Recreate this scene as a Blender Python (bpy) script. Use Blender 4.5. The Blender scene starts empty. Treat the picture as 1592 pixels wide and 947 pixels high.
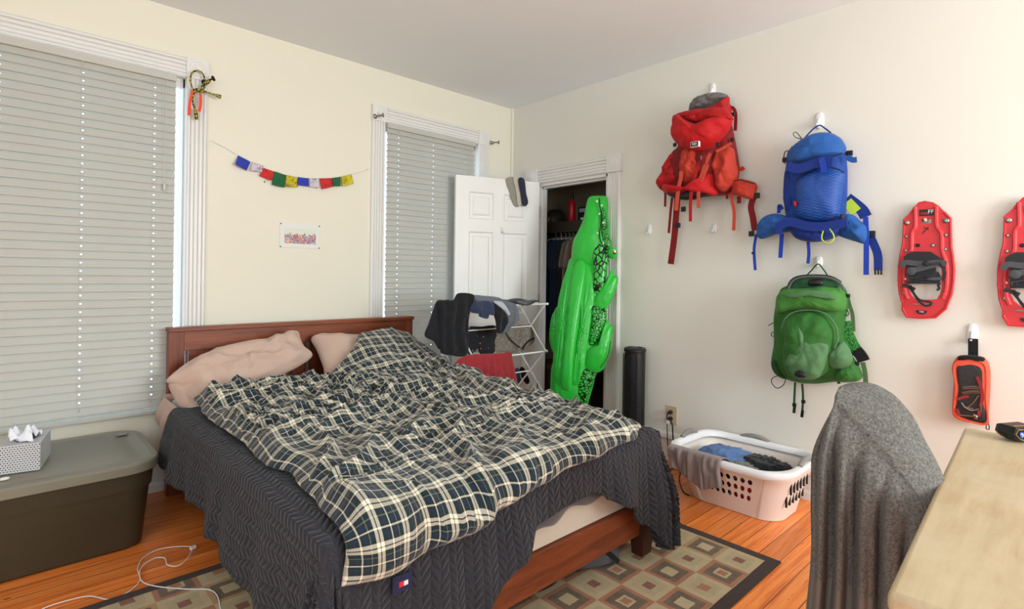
import bpy, bmesh, math, random
from mathutils import Vector, Matrix, noise
random.seed(7)
S = bpy.context.scene
C = S.collection
pi = math.pi

# ------------------------------------------------------------------ camera
CAM = Vector((-3.342, -3.6055, 1.25))
F_PX, YAW, ROLL, CY = 839.6, 0.75086, 0.013714, 427.9
_d = Vector((math.sin(YAW), math.cos(YAW), 0))
_r0 = Vector((math.cos(YAW), -math.sin(YAW), 0)); _u0 = Vector((0, 0, 1))
_r = _r0*math.cos(ROLL) + _u0*math.sin(ROLL)
_u = -_r0*math.sin(ROLL) + _u0*math.cos(ROLL)
cd = bpy.data.cameras.new('camera'); cam = bpy.data.objects.new('camera', cd); C.objects.link(cam)
cam.matrix_world = Matrix(((_r.x, _u.x, -_d.x, CAM.x), (_r.y, _u.y, -_d.y, CAM.y), (_r.z, _u.z, -_d.z, CAM.z), (0, 0, 0, 1)))
cd.sensor_width = 36; cd.lens = F_PX/1592*36; cd.shift_y = (CY-473.5)/1592
cd.clip_start = .05; cd.clip_end = 60
S.camera = cam

# ------------------------------------------------------------------ light
S.view_settings.view_transform = 'Standard'; S.view_settings.look = 'None'
S.view_settings.exposure = -0.08; S.view_settings.gamma = 1; S.view_settings.use_curve_mapping = False
w = bpy.data.worlds.new('sky'); S.world = w; w.use_nodes = True
bg = w.node_tree.nodes['Background']; bg.inputs[0].default_value = (.60, .76, 1.0, 1); bg.inputs[1].default_value = 3.0
def area(name, loc, target, sx, sy, power, col):
    l = bpy.data.lights.new(name, 'AREA'); l.shape = 'RECTANGLE'; l.size = sx; l.size_y = sy; l.energy = power; l.color = col
    o = bpy.data.objects.new(name, l); C.objects.link(o); o.location = loc
    o.rotation_euler = (Vector(target)-Vector(loc)).to_track_quat('-Z', 'Y').to_euler(); return o
area('daylight_front', (-1.2, -6.23, 1.65), (-1.4, 0, 1.9), 1.15, 1.5, 118, (.93, 1, .99))
area('fill_left', (-4.93, -3.2, 1.7), (0, -2.0, 2.2), 1.5, 1.5, 22, (.93, 1, 1))  # added fill from behind the camera, brightens the right wall
area('fill_front_far', (-3.3, -6.23, 1.7), (-2.2, 0, 3.4), 1.15, 1.5, 33, (.93, 1, .99))  # added fill lamp, aimed high towards back wall and ceiling

def _ray(px, py): return _d + _r*((px-796)/F_PX) - _u*((py-CY)/F_PX)
def PX(px, py, x=0.0):                      # pixel measured on the photo -> point on the plane x = const
    r = _ray(px, py); return CAM + r*((x-CAM.x)/r.x)
def PY(px, py, y=0.0):
    r = _ray(px, py); return CAM + r*((y-CAM.y)/r.y)
def PZ(px, py, z=0.0):
    r = _ray(px, py); return CAM + r*((z-CAM.z)/r.z)
def PP(px, py, O, N):
    r = _ray(px, py); O = Vector(O); N = Vector(N); return CAM + r*((O-CAM).dot(N)/r.dot(N))

# ------------------------------------------------------------------ materials
class NT:
    def __init__(s, name):
        s.mat = bpy.data.materials.new(name); s.mat.use_nodes = True; s.t = s.mat.node_tree
        s.b = s.t.nodes['Principled BSDF']
    def n(s, typ, **k):
        nd = s.t.nodes.new(typ)
        for a, v in k.items(): setattr(nd, a, v)
        return nd
    def l(s, a, b): s.t.links.new(a, b)
    def put(s, sock, v):
        if hasattr(v, 'is_output'): s.l(v, sock)
        else: sock.default_value = v
    def m(s, op, a, b=None, c=None):
        nd = s.n('ShaderNodeMath', operation=op); s.put(nd.inputs[0], a)
        if b is not None: s.put(nd.inputs[1], b)
        if c is not None: s.put(nd.inputs[2], c)
        return nd.outputs[0]
    def coord(s, kind='Object'): return s.n('ShaderNodeTexCoord').outputs[kind]
    def xyz(s, v):
        nd = s.n('ShaderNodeSeparateXYZ'); s.l(v, nd.inputs[0]); return nd.outputs
    def map(s, v, sc=(1, 1, 1), rot=(0, 0, 0), loc=(0, 0, 0)):
        nd = s.n('ShaderNodeMapping'); s.l(v, nd.inputs[0]); nd.inputs['Scale'].default_value = sc
        nd.inputs['Rotation'].default_value = rot; nd.inputs['Location'].default_value = loc; return nd.outputs[0]
    def noise(s, v, sc, det=3, rough=.5, dist=0):
        nd = s.n('ShaderNodeTexNoise'); s.l(v, nd.inputs['Vector']); nd.inputs['Scale'].default_value = sc
        nd.inputs['Detail'].default_value = det; nd.inputs['Roughness'].default_value = rough; nd.inputs['Distortion'].default_value = dist
        return nd.outputs[0]
    def ramp(s, f, stops, interp='LINEAR'):
        nd = s.n('ShaderNodeValToRGB'); s.l(f, nd.inputs[0]); cr = nd.color_ramp; cr.interpolation = interp
        while len(cr.elements) < len(stops): cr.elements.new(.5)
        for e, (p, c) in zip(cr.elements, stops): e.position = p; e.color = (*c, 1) if len(c) == 3 else c
        return nd.outputs[0]
    def mix(s, f, a, b, bt='MIX'):
        nd = s.n('ShaderNodeMix', data_type='RGBA', blend_type=bt)
        s.put(nd.inputs[0], f); s.put(nd.inputs[6], (*a, 1) if isinstance(a, tuple) and len(a) == 3 else a)
        s.put(nd.inputs[7], (*b, 1) if isinstance(b, tuple) and len(b) == 3 else b); return nd.outputs[2]
    def bump(s, h, st=.3, dist=.01):
        nd = s.n('ShaderNodeBump'); s.l(h, nd.inputs['Height']); nd.inputs['Strength'].default_value = st
        nd.inputs['Distance'].default_value = dist; s.l(nd.outputs[0], s.b.inputs['Normal'])
    def col(s, v): s.put(s.b.inputs['Base Color'], (*v, 1) if isinstance(v, tuple) else v)
    def set(s, rough=.6, metal=0, spec=.5, **k):
        s.b.inputs['Roughness'].default_value = rough; s.b.inputs['Metallic'].default_value = metal
        s.b.inputs['Specular IOR Level'].default_value = spec
        for a, v in k.items(): s.b.inputs[a].default_value = v
def lin(r, g, b): return tuple(((c/255)/12.92 if c/255 <= .04045 else ((c/255+.055)/1.055)**2.4) for c in (r, g, b))
def plain(name, rgb, rough=.6, metal=0, spec=.4, var=.06, nsc=8, bump=0, bsc=200, bdist=.002):
    t = NT(name); c = lin(*rgb); co = t.coord()
    if var:
        n_ = t.noise(co, nsc, 4)
        t.col(t.mix(n_, tuple(x*(1-var*2) for x in c), tuple(min(1, x*(1+var*2)) for x in c)))
    else: t.col(c)
    if bump: t.bump(t.noise(co, bsc, 2), bump, bdist)
    t.set(rough, metal, spec); return t.mat
def cloth(name, rgb, var=.1, sheen=.2, bump=.35, bsc=60, rough=.9, weave=True):
    t = NT(name); c = lin(*rgb); co = t.coord(); n_ = t.noise(co, 9, 5, .6)
    t.col(t.mix(n_, tuple(x*(1-var) for x in c), tuple(min(1, x*(1+var)) for x in c)))
    h = t.noise(co, bsc, 4, .6)
    if weave: h = t.m('ADD', h, t.m('MULTIPLY', t.noise(co, 900, 1), .25))
    t.bump(h, bump, .006); t.set(rough, 0, .25); t.b.inputs['Sheen Weight'].default_value = sheen
    return t.mat

M = {}
M['wall'] = plain('cream_wall_paint', (231, 226, 208), .65, var=.015, nsc=1.2, bump=.05, bsc=60)
M['ceil'] = plain('ceiling_paint', (238, 243, 245), .8, var=.01, nsc=1)
M['trim'] = plain('white_trim_paint', (228, 226, 222), .35, var=.02, nsc=5)
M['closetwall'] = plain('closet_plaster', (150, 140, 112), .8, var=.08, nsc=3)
M['slat'] = plain('blind_vinyl', (190, 189, 180), .45, var=.02, nsc=3)
M['door'] = plain('white_door_paint', (236, 235, 231), .4, var=.01)
M['white'] = plain('white_plastic', (232, 232, 230), .35, var=.01)
M['black'] = plain('black_plastic', (22, 22, 24), .4, var=.05)
M['metal'] = plain('nickel', (150, 145, 140), .3, 1, var=.04)
M['darkmetal'] = plain('dark_metal', (40, 34, 38), .35, .6)
M['nylonblack'] = cloth('black_nylon', (26, 26, 28), .15, .1)
t = NT('window_glass'); t.set(.02, 0, .5); t.col((1, 1, 1)); t.b.inputs['Transmission Weight'].default_value = 1; t.b.inputs['IOR'].default_value = 1.01; M['glass'] = t.mat

def wood(name, c1, c2, axis=0, scale=1, rough=.4, streak=14):
    t = NT(name); co = t.coord(); sc = [streak*scale]*3; sc[axis] = 1.1*scale
    n1 = t.noise(t.map(co, tuple(sc)), 2.2, 6, .6, .4)
    n2 = t.noise(t.map(co, tuple(x*4 for x in sc)), 3, 3)
    f = t.m('ADD', t.m('MULTIPLY', n1, .75), t.m('MULTIPLY', n2, .25))
    t.col(t.ramp(f, [(.3, lin(*c1)), (.7, lin(*c2))])); t.bump(n2, .08, .002); t.set(rough, 0, .4); return t.mat
M['bedwood'] = wood('reddish_brown_wood', (88, 40, 22), (152, 78, 44), 0)
M['bedwoodz'] = wood('reddish_brown_wood_upright', (84, 38, 22), (146, 74, 42), 2)
M['bedleg'] = wood('dark_red_wood', (50, 24, 18), (84, 40, 26), 2)

# orange pine floor: boards run along x, 92 mm wide
t = NT('pine_floor'); co = t.coord(); x, y, z = t.xyz(co)
by = t.m('DIVIDE', t.m('ADD', y, .012), .092); bi = t.m('FLOOR', by); bf = t.m('FRACT', by)
wn = t.n('ShaderNodeTexWhiteNoise', noise_dimensions='1D'); t.l(bi, wn.inputs['W'])
off = t.m('MULTIPLY', wn.outputs[0], 9.0)
cb = t.n('ShaderNodeCombineXYZ'); t.l(t.m('ADD', t.m('MULTIPLY', x, 1.3), off), cb.inputs[0]); t.l(t.m('MULTIPLY', y, 26), cb.inputs[1]); t.l(off, cb.inputs[2])
g = t.noise(cb.outputs[0], 2.0, 6, .62, .5)
base = t.ramp(g, [(.25, lin(190, 88, 26)), (.5, lin(238, 132, 56)), (.75, lin(252, 164, 86))])
tone = t.m('ADD', .82, t.m('MULTIPLY', wn.outputs[0], .3))
cc = t.mix(1.0, base, (1, 1, 1), 'MULTIPLY'); hs = t.n('ShaderNodeHueSaturation'); t.l(cc, hs.inputs['Color']); t.l(tone, hs.inputs['Value'])
cb2 = t.n('ShaderNodeCombineXYZ'); t.l(t.m('MULTIPLY', x, 5), cb2.inputs[0]); t.l(t.m('MULTIPLY', y, 45), cb2.inputs[1])
mk = t.m('GREATER_THAN', t.noise(cb2.outputs[0], 1.6, 3, .7), .68)
vo = t.n('ShaderNodeTexVoronoi'); t.l(t.map(co, (3.2, 7, 1)), vo.inputs['Vector']); vo.inputs['Scale'].default_value = 1.3
kn = t.m('LESS_THAN', vo.outputs['Distance'], .055)
seam = t.m('MAXIMUM', t.m('LESS_THAN', bf, .03), t.m('MULTIPLY', t.m('MAXIMUM', mk, kn), .7))
t.col(t.mix(seam, hs.outputs[0], lin(52, 20, 6))); t.bump(t.m('SUBTRACT', 1, seam), .3, .004); t.set(.3, 0, .5); M['floor'] = t.mat

# ------------------------------------------------------------------ mesh helpers
ORI = {}
class MB:
    def __init__(s): s.v = []; s.f = []; s.uv = None; s.smooth = True; s.fm = []
    def add(s, vs, fs):
        o = len(s.v); s.v += [Vector(p) for p in vs]; s.f += [tuple(i+o for i in f) for f in fs]; return s
    def box(s, a, b, R=None, O=None):
        x0, y0, z0 = a; x1, y1, z1 = b
        vs = [Vector(p) for p in ((x0,y0,z0),(x1,y0,z0),(x1,y1,z0),(x0,y1,z0),(x0,y0,z1),(x1,y0,z1),(x1,y1,z1),(x0,y1,z1))]
        if R is not None: vs = [R @ p + Vector(O or (0,0,0)) for p in vs]
        return s.add(vs, [(0,3,2,1),(4,5,6,7),(0,1,5,4),(1,2,6,5),(2,3,7,6),(3,0,4,7)])
    def tube(s, pts, r, n=8, closed=False, flat=1.0):
        pts = [Vector(p) for p in pts]; N = len(pts); rs = r if isinstance(r, (list, tuple)) else [r]*N
        up = None; rings = []
        for i, p in enumerate(pts):
            a = pts[(i-1) % N] if (closed or i > 0) else p; b = pts[(i+1) % N] if (closed or i < N-1) else p
            T = (b-a).normalized() if (b-a).length > 1e-9 else Vector((0,0,1))
            if up is None: up = T.orthogonal().normalized()
            up = (up - T*up.dot(T)); up = up.normalized() if up.length > 1e-6 else T.orthogonal().normalized()
            sd = T.cross(up); rings.append([p + (up*math.cos(2*pi*k/n)*flat + sd*math.sin(2*pi*k/n))*rs[i] for k in range(n)])
        vs = [q for r_ in rings for q in r_]; fs = []
        for i in range(N if closed else N-1):
            j = (i+1) % N
            for k in range(n): fs.append((i*n+k, i*n+(k+1) % n, j*n+(k+1) % n, j*n+k))
        if not closed: fs += [tuple(range(n))[::-1], tuple((N-1)*n+k for k in range(n))]
        return s.add(vs, fs)
    def loft(s, rings, cap=True, closed=False):
        n = len(rings[0]); N = len(rings); fs = []
        for i in range(N if closed else N-1):
            j = (i+1) % N
            for k in range(n): fs.append((i*n+k, i*n+(k+1) % n, j*n+(k+1) % n, j*n+k))
        if cap and not closed: fs += [tuple(range(n))[::-1], tuple((N-1)*n+k for k in range(n))]
        return s.add([p for r in rings for p in r], fs)
    def prism(s, pts, d):
        n = len(pts); d = Vector(d); pts = [Vector(p) for p in pts]
        return s.loft([pts, [p+d for p in pts]])
    def grid(s, fn, nu, nv):
        vs = [fn(i/nu, j/nv) for j in range(nv+1) for i in range(nu+1)]
        fs = [(j*(nu+1)+i, j*(nu+1)+i+1, (j+1)*(nu+1)+i+1, (j+1)*(nu+1)+i) for j in range(nv) for i in range(nu)]
        return s.add(vs, fs)
    def ell(s, c, r, nu=20, nv=12, R=None, fn=None):
        c = Vector(c); rings = []
        for j in range(1, nv):
            a = pi*j/nv; ring = []
            for i in range(nu):
                b = 2*pi*i/nu; p = Vector((r[0]*math.sin(a)*math.cos(b), r[1]*math.sin(a)*math.sin(b), r[2]*math.cos(a)))
                if R: p = R @ p
                ring.append(c+p)
            rings.append(ring)
        return s.loft(rings)
    def lathe(s, c, prof, n=24, ax=Vector((0,0,1)), sx=1, sy=1):
        ax = Vector(ax).normalized(); a = ax.orthogonal().normalized() if abs(ax.z) < .99 else Vector((1,0,0)); b = ax.cross(a); c = Vector(c)
        return s.loft([[c+ax*h+(a*math.cos(2*pi*k/n)*sx+b*math.sin(2*pi*k/n)*sy)*r for k in range(n)] for r, h in prof])
    def build(s, name, mat, parent=None, smooth=True, angle=40, bevel=0, solid=0, sub=0, soff=0, weld=0):
        me = bpy.data.meshes.new(name); o = bpy.data.objects.new(name, me); C.objects.link(o)
        org = Vector((0,0,0)); q = parent
        if parent is not None: org = ORI[parent.name]
        ORI[o.name] = org
        me.from_pydata([tuple(p-org) for p in s.v], [], s.f)
        bm = bmesh.new(); bm.from_mesh(me); bmesh.ops.recalc_face_normals(bm, faces=bm.faces); bm.to_mesh(me); bm.free()
        if weld:
            bm = bmesh.new(); bm.from_mesh(me); bmesh.ops.remove_doubles(bm, verts=bm.verts, dist=weld); bmesh.ops.recalc_face_normals(bm, faces=bm.faces); bm.to_mesh(me); bm.free()
        if s.uv:
            ul = me.uv_layers.new(name='UVMap')
            for lp in me.loops: ul.data[lp.index].uv = s.uv[lp.vertex_index]
        for m_ in (mat if isinstance(mat, list) else [mat]): me.materials.append(m_)
        if smooth:
            me.polygons.foreach_set('use_smooth', [True]*len(me.polygons))
            bm = bmesh.new(); bm.from_mesh(me); lim = math.radians(angle)
            for e in bm.edges:
                if len(e.link_faces) == 2 and e.calc_face_angle(0) > lim: e.smooth = False
            bm.to_mesh(me); bm.free()
        if bevel:
            md = o.modifiers.new('bevel', 'BEVEL'); md.width = bevel; md.segments = 2; md.limit_method = 'ANGLE'; md.angle_limit = .7
        if solid:
            md = o.modifiers.new('solid', 'SOLIDIFY'); md.thickness = solid; md.offset = soff
        if sub:
            md = o.modifiers.new('sub', 'SUBSURF'); md.levels = sub; md.render_levels = sub
        if parent is not None: o.parent = parent
        return o
def box(name, a, b, mat, parent=None, bevel=0, smooth=False): return MB().box(a, b).build(name, mat, parent, smooth=smooth, bevel=bevel)
def tag(o, label=None, cat=None, group=None, kind=None):
    for k, v in (('label', label), ('category', cat), ('group', group), ('kind', kind)):
        if v: o[k] = v
    return o
def thing(name, label, cat, loc=(0,0,0), group=None):
    o = bpy.data.objects.new(name, None); C.objects.link(o); o.location = loc; o.empty_display_size = .05
    ORI[o.name] = Vector(loc); return tag(o, label, cat, group)
def top(o, loc):                                  # give a one-mesh thing an origin at its base
    loc = Vector(loc); o.data.transform(Matrix.Translation(-loc)); o.location = loc; ORI[o.name] = loc; return o
def struct(o): o['kind'] = 'structure'; return o
def cr(pts, k=6, closed=True):                   # Catmull-Rom through points
    pts = [Vector(p) for p in pts]; n = len(pts); out = []
    rng = range(n) if closed else range(n-1)
    for i in rng:
        p0, p1, p2, p3 = (pts[(i-1) % n], pts[i], pts[(i+1) % n], pts[(i+2) % n]) if closed else (pts[max(i-1,0)], pts[i], pts[i+1], pts[min(i+2,n-1)])
        for j in range(k):
            t_ = j/k; t2 = t_*t_; t3 = t2*t_
            out.append(.5*((2*p1)+(-p0+p2)*t_+(2*p0-5*p1+4*p2-p3)*t2+(-p0+3*p1-3*p2+p3)*t3))
    if not closed: out.append(pts[-1])
    return out
def puff(outline, N, front, back=.3, wr=.0, wsc=18, rings=12, k=6, seed=0, power=2.4, folds=None, closed=True, c=None):
    """swollen body inside a closed 3-D outline; N points to the viewer's side; back = share of depth behind the outline"""
    B = cr(outline, k) if k > 1 else [Vector(p) for p in outline]
    N = Vector(N).normalized(); n = len(B)
    c = Vector(c) if c is not None else sum(B, Vector())/n
    mb = MB(); sd = Vector((seed*3.1, seed*1.7, seed*.9))
    def h(s_): return (1-s_**power)**(1/2.0)
    rr = []
    ss = [math.sin(.5*pi*i/rings) for i in range(rings+1)]
    for s_ in ss[1:]:
        ring = []
        for p in B:
            q = c+(p-c)*s_; e = front*h(s_)
            w_ = 0
            if wr: w_ += wr*(noise.fractal((q+sd)*wsc, .9, 2.1, 4)) * min(1, (1-s_)*6+.15)
            if folds: w_ += folds(q)*min(1, (1-s_)*5)
            ring.append(q+N*(e+w_))
        rr.append(ring)
    bk = []
    for s_ in ss[-2:0:-1]:
        bk.append([c+(p-c)*s_-N*(front*back*h(s_)) for p in B])
    allr = rr + bk
    mb.loft(allr, cap=False)
    o = len(mb.v); mb.v.append(c+N*front); mb.v.append(c-N*front*back); L = (len(allr)-1)*n
    for k_ in range(n):
        mb.f.append((o, k_, (k_+1) % n)); mb.f.append((o+1, L+(k_+1) % n, L+k_))
    return mb
def ribbon(pts, N, w, t=.003, k=5):
    P = cr(pts, k, False) if k > 1 else [Vector(p) for p in pts]; N = Vector(N).normalized(); rings = []
    for i, p in enumerate(P):
        T = (P[min(i+1, len(P)-1)]-P[max(i-1, 0)]).normalized(); W = T.cross(N)
        W = W.normalized() if W.length > 1e-4 else Vector((0,1,0)); ww = w if not callable(w) else w(i/(len(P)-1))
        n2 = W.cross(T).normalized()
        rings.append([p-W*ww/2-n2*t/2, p+W*ww/2-n2*t/2, p+W*ww/2+n2*t/2, p-W*ww/2+n2*t/2])
    return MB().loft(rings)
def plate(name, outline, holes, th, fr, mat, parent=None, bevel=0, bres=1):
    """flat plate with holes from 2-D outlines; fr maps (u, v, n) to world"""
    cu = bpy.data.curves.new(name, 'CURVE'); cu.dimensions = '2D'; cu.fill_mode = 'BOTH'; cu.extrude = th/2-bevel; cu.bevel_depth = bevel; cu.bevel_resolution = bres
    for lp in [outline]+list(holes):
        sp = cu.splines.new('POLY'); sp.points.add(len(lp)-1); sp.use_cyclic_u = True
        for p_, q in zip(sp.points, lp): p_.co = (q[0], q[1], 0, 1)
    tmp = bpy.data.objects.new('tmp', cu); me = bpy.data.meshes.new_from_object(tmp)
    vs = [tuple(v.co) for v in me.vertices]; fs = [tuple(p_.vertices) for p_ in me.polygons]
    bpy.data.objects.remove(tmp); bpy.data.curves.remove(cu); bpy.data.meshes.remove(me)
    mb = MB().add([fr(*v) for v in vs], fs)
    o = mb.build(name, mat, parent, angle=35)
    return o
def circ(cx, cy, r, n=16, ry=None): return [(cx+r*math.cos(2*pi*i/n), cy+(ry or r)*math.sin(2*pi*i/n)) for i in range(n)]
def rrect(x0, y0, x1, y1, r, n=5):
    out = []
    for cx, cy, a in ((x1-r, y1-r, 0), (x0+r, y1-r, .5), (x0+r, y0+r, 1), (x1-r, y0+r, 1.5)):
        for i in range(n+1):
            b = (a+.5*i/n)*pi; out.append((cx+r*math.cos(b), cy+r*math.sin(b)))
    return out
def text(name, body, size, O, U, V, mat, parent, ext=.0006, align='CENTER'):
    cu = bpy.data.curves.new(name, 'FONT'); cu.body = body; cu.size = size; cu.extrude = ext; cu.align_x = align; cu.align_y = 'CENTER'
    tmp = bpy.data.objects.new('tmp', cu); C.objects.link(tmp); dg = bpy.context.evaluated_depsgraph_get(); dg.update()
    me = bpy.data.meshes.new_from_object(tmp.evaluated_get(dg))
    U = Vector(U).normalized(); V = Vector(V).normalized(); N = U.cross(V); O = Vector(O)
    mb = MB().add([O+U*v.co.x+V*v.co.y+N*v.co.z for v in me.vertices], [tuple(p_.vertices) for p_ in me.polygons])
    bpy.data.objects.remove(tmp); bpy.data.curves.remove(cu); bpy.data.meshes.remove(me)
    return mb.build(name, mat, parent, smooth=False)

# ------------------------------------------------------------------ room
H = 2.758; W0, Y0 = -4.98, -6.3
OP1 = (-3.49, -2.594); OP2 = (-1.299, -.405); WB, WT = .47, 2.372
def wall(name, boxes, mat=None):
    mb = MB()
    for a, b in boxes: mb.box(a, b)
    return struct(mb.build(name, mat or M['wall'], smooth=False))
struct(box('floor', (W0-.2, Y0-.2, -.08), (1.0, .25, 0), M['floor']))
struct(box('ceiling', (W0-.2, Y0-.2, H), (1.0, .25, H+.1), M['ceil']))
wall('wall_back', [((W0-.2, 0, 0), (OP1[0], .2, H)), ((OP1[0], 0, 0), (OP1[1], .2, WB)), ((OP1[0], 0, WT), (OP1[1], .2, H)),
    ((OP1[1], 0, 0), (OP2[0], .2, H)), ((OP2[0], 0, 0), (OP2[1], .2, WB)), ((OP2[0], 0, WT), (OP2[1], .2, H)), ((OP2[1], 0, 0), (.1, .2, H))])
DY0, DY1, DT = -1.09, -.335, 2.035
wall('wall_right', [((0, Y0-.2, 0), (.1, DY0, H)), ((0, DY0, DT), (.1, DY1, H)), ((0, DY1, 0), (.1, 0, H))], plain('pale_grey_wall_paint', (226, 224, 214), .65, var=.015, nsc=1.2, bump=.05, bsc=60))
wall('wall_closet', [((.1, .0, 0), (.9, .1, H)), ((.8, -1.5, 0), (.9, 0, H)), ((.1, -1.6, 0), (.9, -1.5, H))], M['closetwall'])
# south and west walls: daylight window at front right, others added for fill
def holed(axis, c0, c1, lo, hi, ops):
    bs = []; e = lo
    for a, b in ops:
        bs.append((e, a, 0, H)); bs.append((a, b, 0, .9)); bs.append((a, b, 2.4, H)); e = b
    bs.append((e, hi, 0, H))
    return [((a, c0, z0), (b, c1, z1)) if axis == 'x' else ((c0, a, z0), (c1, b, z1)) for a, b, z0, z1 in bs]
wall('wall_front', holed('x', Y0-.2, Y0, W0-.2, .1, [(-3.9, -2.7), (-1.8, -.6)]))
wall('wall_left', holed('y', W0-.2, W0, Y0, 0, [(-3.95, -2.45)]))

def casing(mb, x0, x1, z0, z1, axis_vert, y=0.0):
    """fluted board on the back wall"""
    pass
def fluted(name, a, b, horizontal, fr, parent):
    """casing board with raised beads; fr(u, v, n) -> world; a, b = (u, v) corners"""
    u0, v0 = a; u1, v1 = b; mb = MB()
    wd = (v1-v0) if horizontal else (u1-u0)
    prof = [(0, 0), (0, .016), (.09, .024), (.16, .024), (.2, .013), (.24, .02), (.36, .02), (.4, .011), (.44, .018), (.56, .018), (.6, .011), (.64, .02), (.76, .02), (.8, .013), (.84, .024), (.93, .024), (1, .016), (1, 0)]
    if horizontal: r0 = [fr(u0, v0+p*wd, n) for p, n in prof]; r1 = [fr(u1, v0+p*wd, n) for p, n in prof]
    else: r0 = [fr(u0+p*wd, v0, n) for p, n in prof]; r1 = [fr(u0+p*wd, v1, n) for p, n in prof]
    mb.loft([r0, r1]); return mb.build(name, M['trim'], parent, smooth=False)
def rosette(name, u, v, s, fr, parent):
    mb = MB(); c = [(-1, -1), (1, -1), (1, 1), (-1, 1)]
    mb.loft([[fr(u+a*s, v+b*s, n) for a, b in c] for n in (0, .028)])
    for r, n0, n1 in ((.78, .028, .032), (.5, .03, .036), (.25, .03, .04)):
        mb.loft([[fr(u+r*s*k*math.cos(2*pi*i/24), v+r*s*k*math.sin(2*pi*i/24), n) for i in range(24)] for k, n in ((1, .02), (1, n1-.004), (.85, n1))])
    return mb.build(name, M['trim'], parent, angle=25)
frB = lambda u, v, n: Vector((u, -n, v))
frR = lambda u, v, n: Vector((-n, u, v))
def window(idx, OP):
    root = bpy.data.objects.new('window_%d' % idx, None); C.objects.link(root); root['kind'] = 'structure'; root.location = (OP[0], 0, WB); ORI[root.name] = Vector(root.location)
    x0, x1 = OP; cw = .108
    fluted('casing', (x0-cw, .17), (x0, WT), False, frB, root); fluted('casing', (x1, .17), (x1+cw, WT), False, frB, root)
    fluted('head_casing', (x0, WT), (x1, WT+cw+.006), True, frB, root)
    rosette('corner_block', x0-cw/2, WT+cw/2+.004, cw/2+.004, frB, root); rosette('corner_block', x1+cw/2, WT+cw/2+.004, cw/2+.004, frB, root)
    mb = MB(); y0, y1 = .035, .065
    for a, b in (((x0, y0, WB), (x0+.01, y1, WT)), ((x1-.008, y0, WB), (x1, y1, WT)), ((x0, y0, WT-.05), (x1, y1, WT)), ((x0, y0, WB), (x1, y1, WB+.06))): mb.box(a, b)
    mb.build('sash', M['trim'], root, smooth=False)
    box('pane', (x0+.008, .048, WB+.05), (x1-.006, .052, WT-.04), M['glass'], root)
    box('apron', (x0, -.012, .19), (x1, 0.004, WB-.02), M['wall'], root)
window(1, OP1); window(2, OP2)
dr = bpy.data.objects.new('trim_1', None); C.objects.link(dr); dr['kind'] = 'structure'; dr.location = (0, DY1, 0); ORI[dr.name] = Vector(dr.location)
fluted('casing', (DY0-.12, 0), (DY0, DT), False, frR, dr); fluted('casing', (DY1, 0), (DY1+.11, DT), False, frR, dr)
fluted('head_casing', (DY0, DT+.005), (DY1+.005, DT+.125), True, frR, dr)
rosette('corner_block', DY0-.062, DT+.068, .066, frR, dr); rosette('corner_block', DY1+.058, DT+.068, .066, frR, dr)
mb = MB(); mb.box((-.004, DY1-.02, 0), (.10, DY1+.001, DT)); mb.box((-.004, DY0-.001, 0), (.10, DY0+.02, DT)); mb.box((-.004, DY0, DT-.02), (.10, DY1, DT+.001))
mb.box((.04, DY1-.033, 0), (.08, DY1-.019, DT)); mb.box((.04, DY0+.019, 0), (.08, DY0+.033, DT)); mb.box((.04, DY0, DT-.034), (.08, DY1, DT-.019))
mb.build('door_frame', M['trim'], dr, smooth=False)
def baseboard(name, segs, fr):
    mb = MB()
    for u0, u1 in segs:
        prof = [(0, 0), (.024, 0), (.024, .04), (.018, .055), (.018, .135), (.028, .145), (.028, .155), (.022, .172), (.010, .184), (0, .186)]
        mb.loft([[fr(u, z_, n) for n, z_ in prof] for u in (u0, u1)])
    return struct(mb.build(name, M['trim'], smooth=False))
baseboard('baseboard_back', [(W0, 0)], frB)
baseboard('baseboard_right', [(Y0, DY0-.12), (DY1+.11, 0)], frR)
struct(MB().box((-.02, -.02, .19), (0, 0, H)).build('trim_2', M['wall'], smooth=False))

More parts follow.
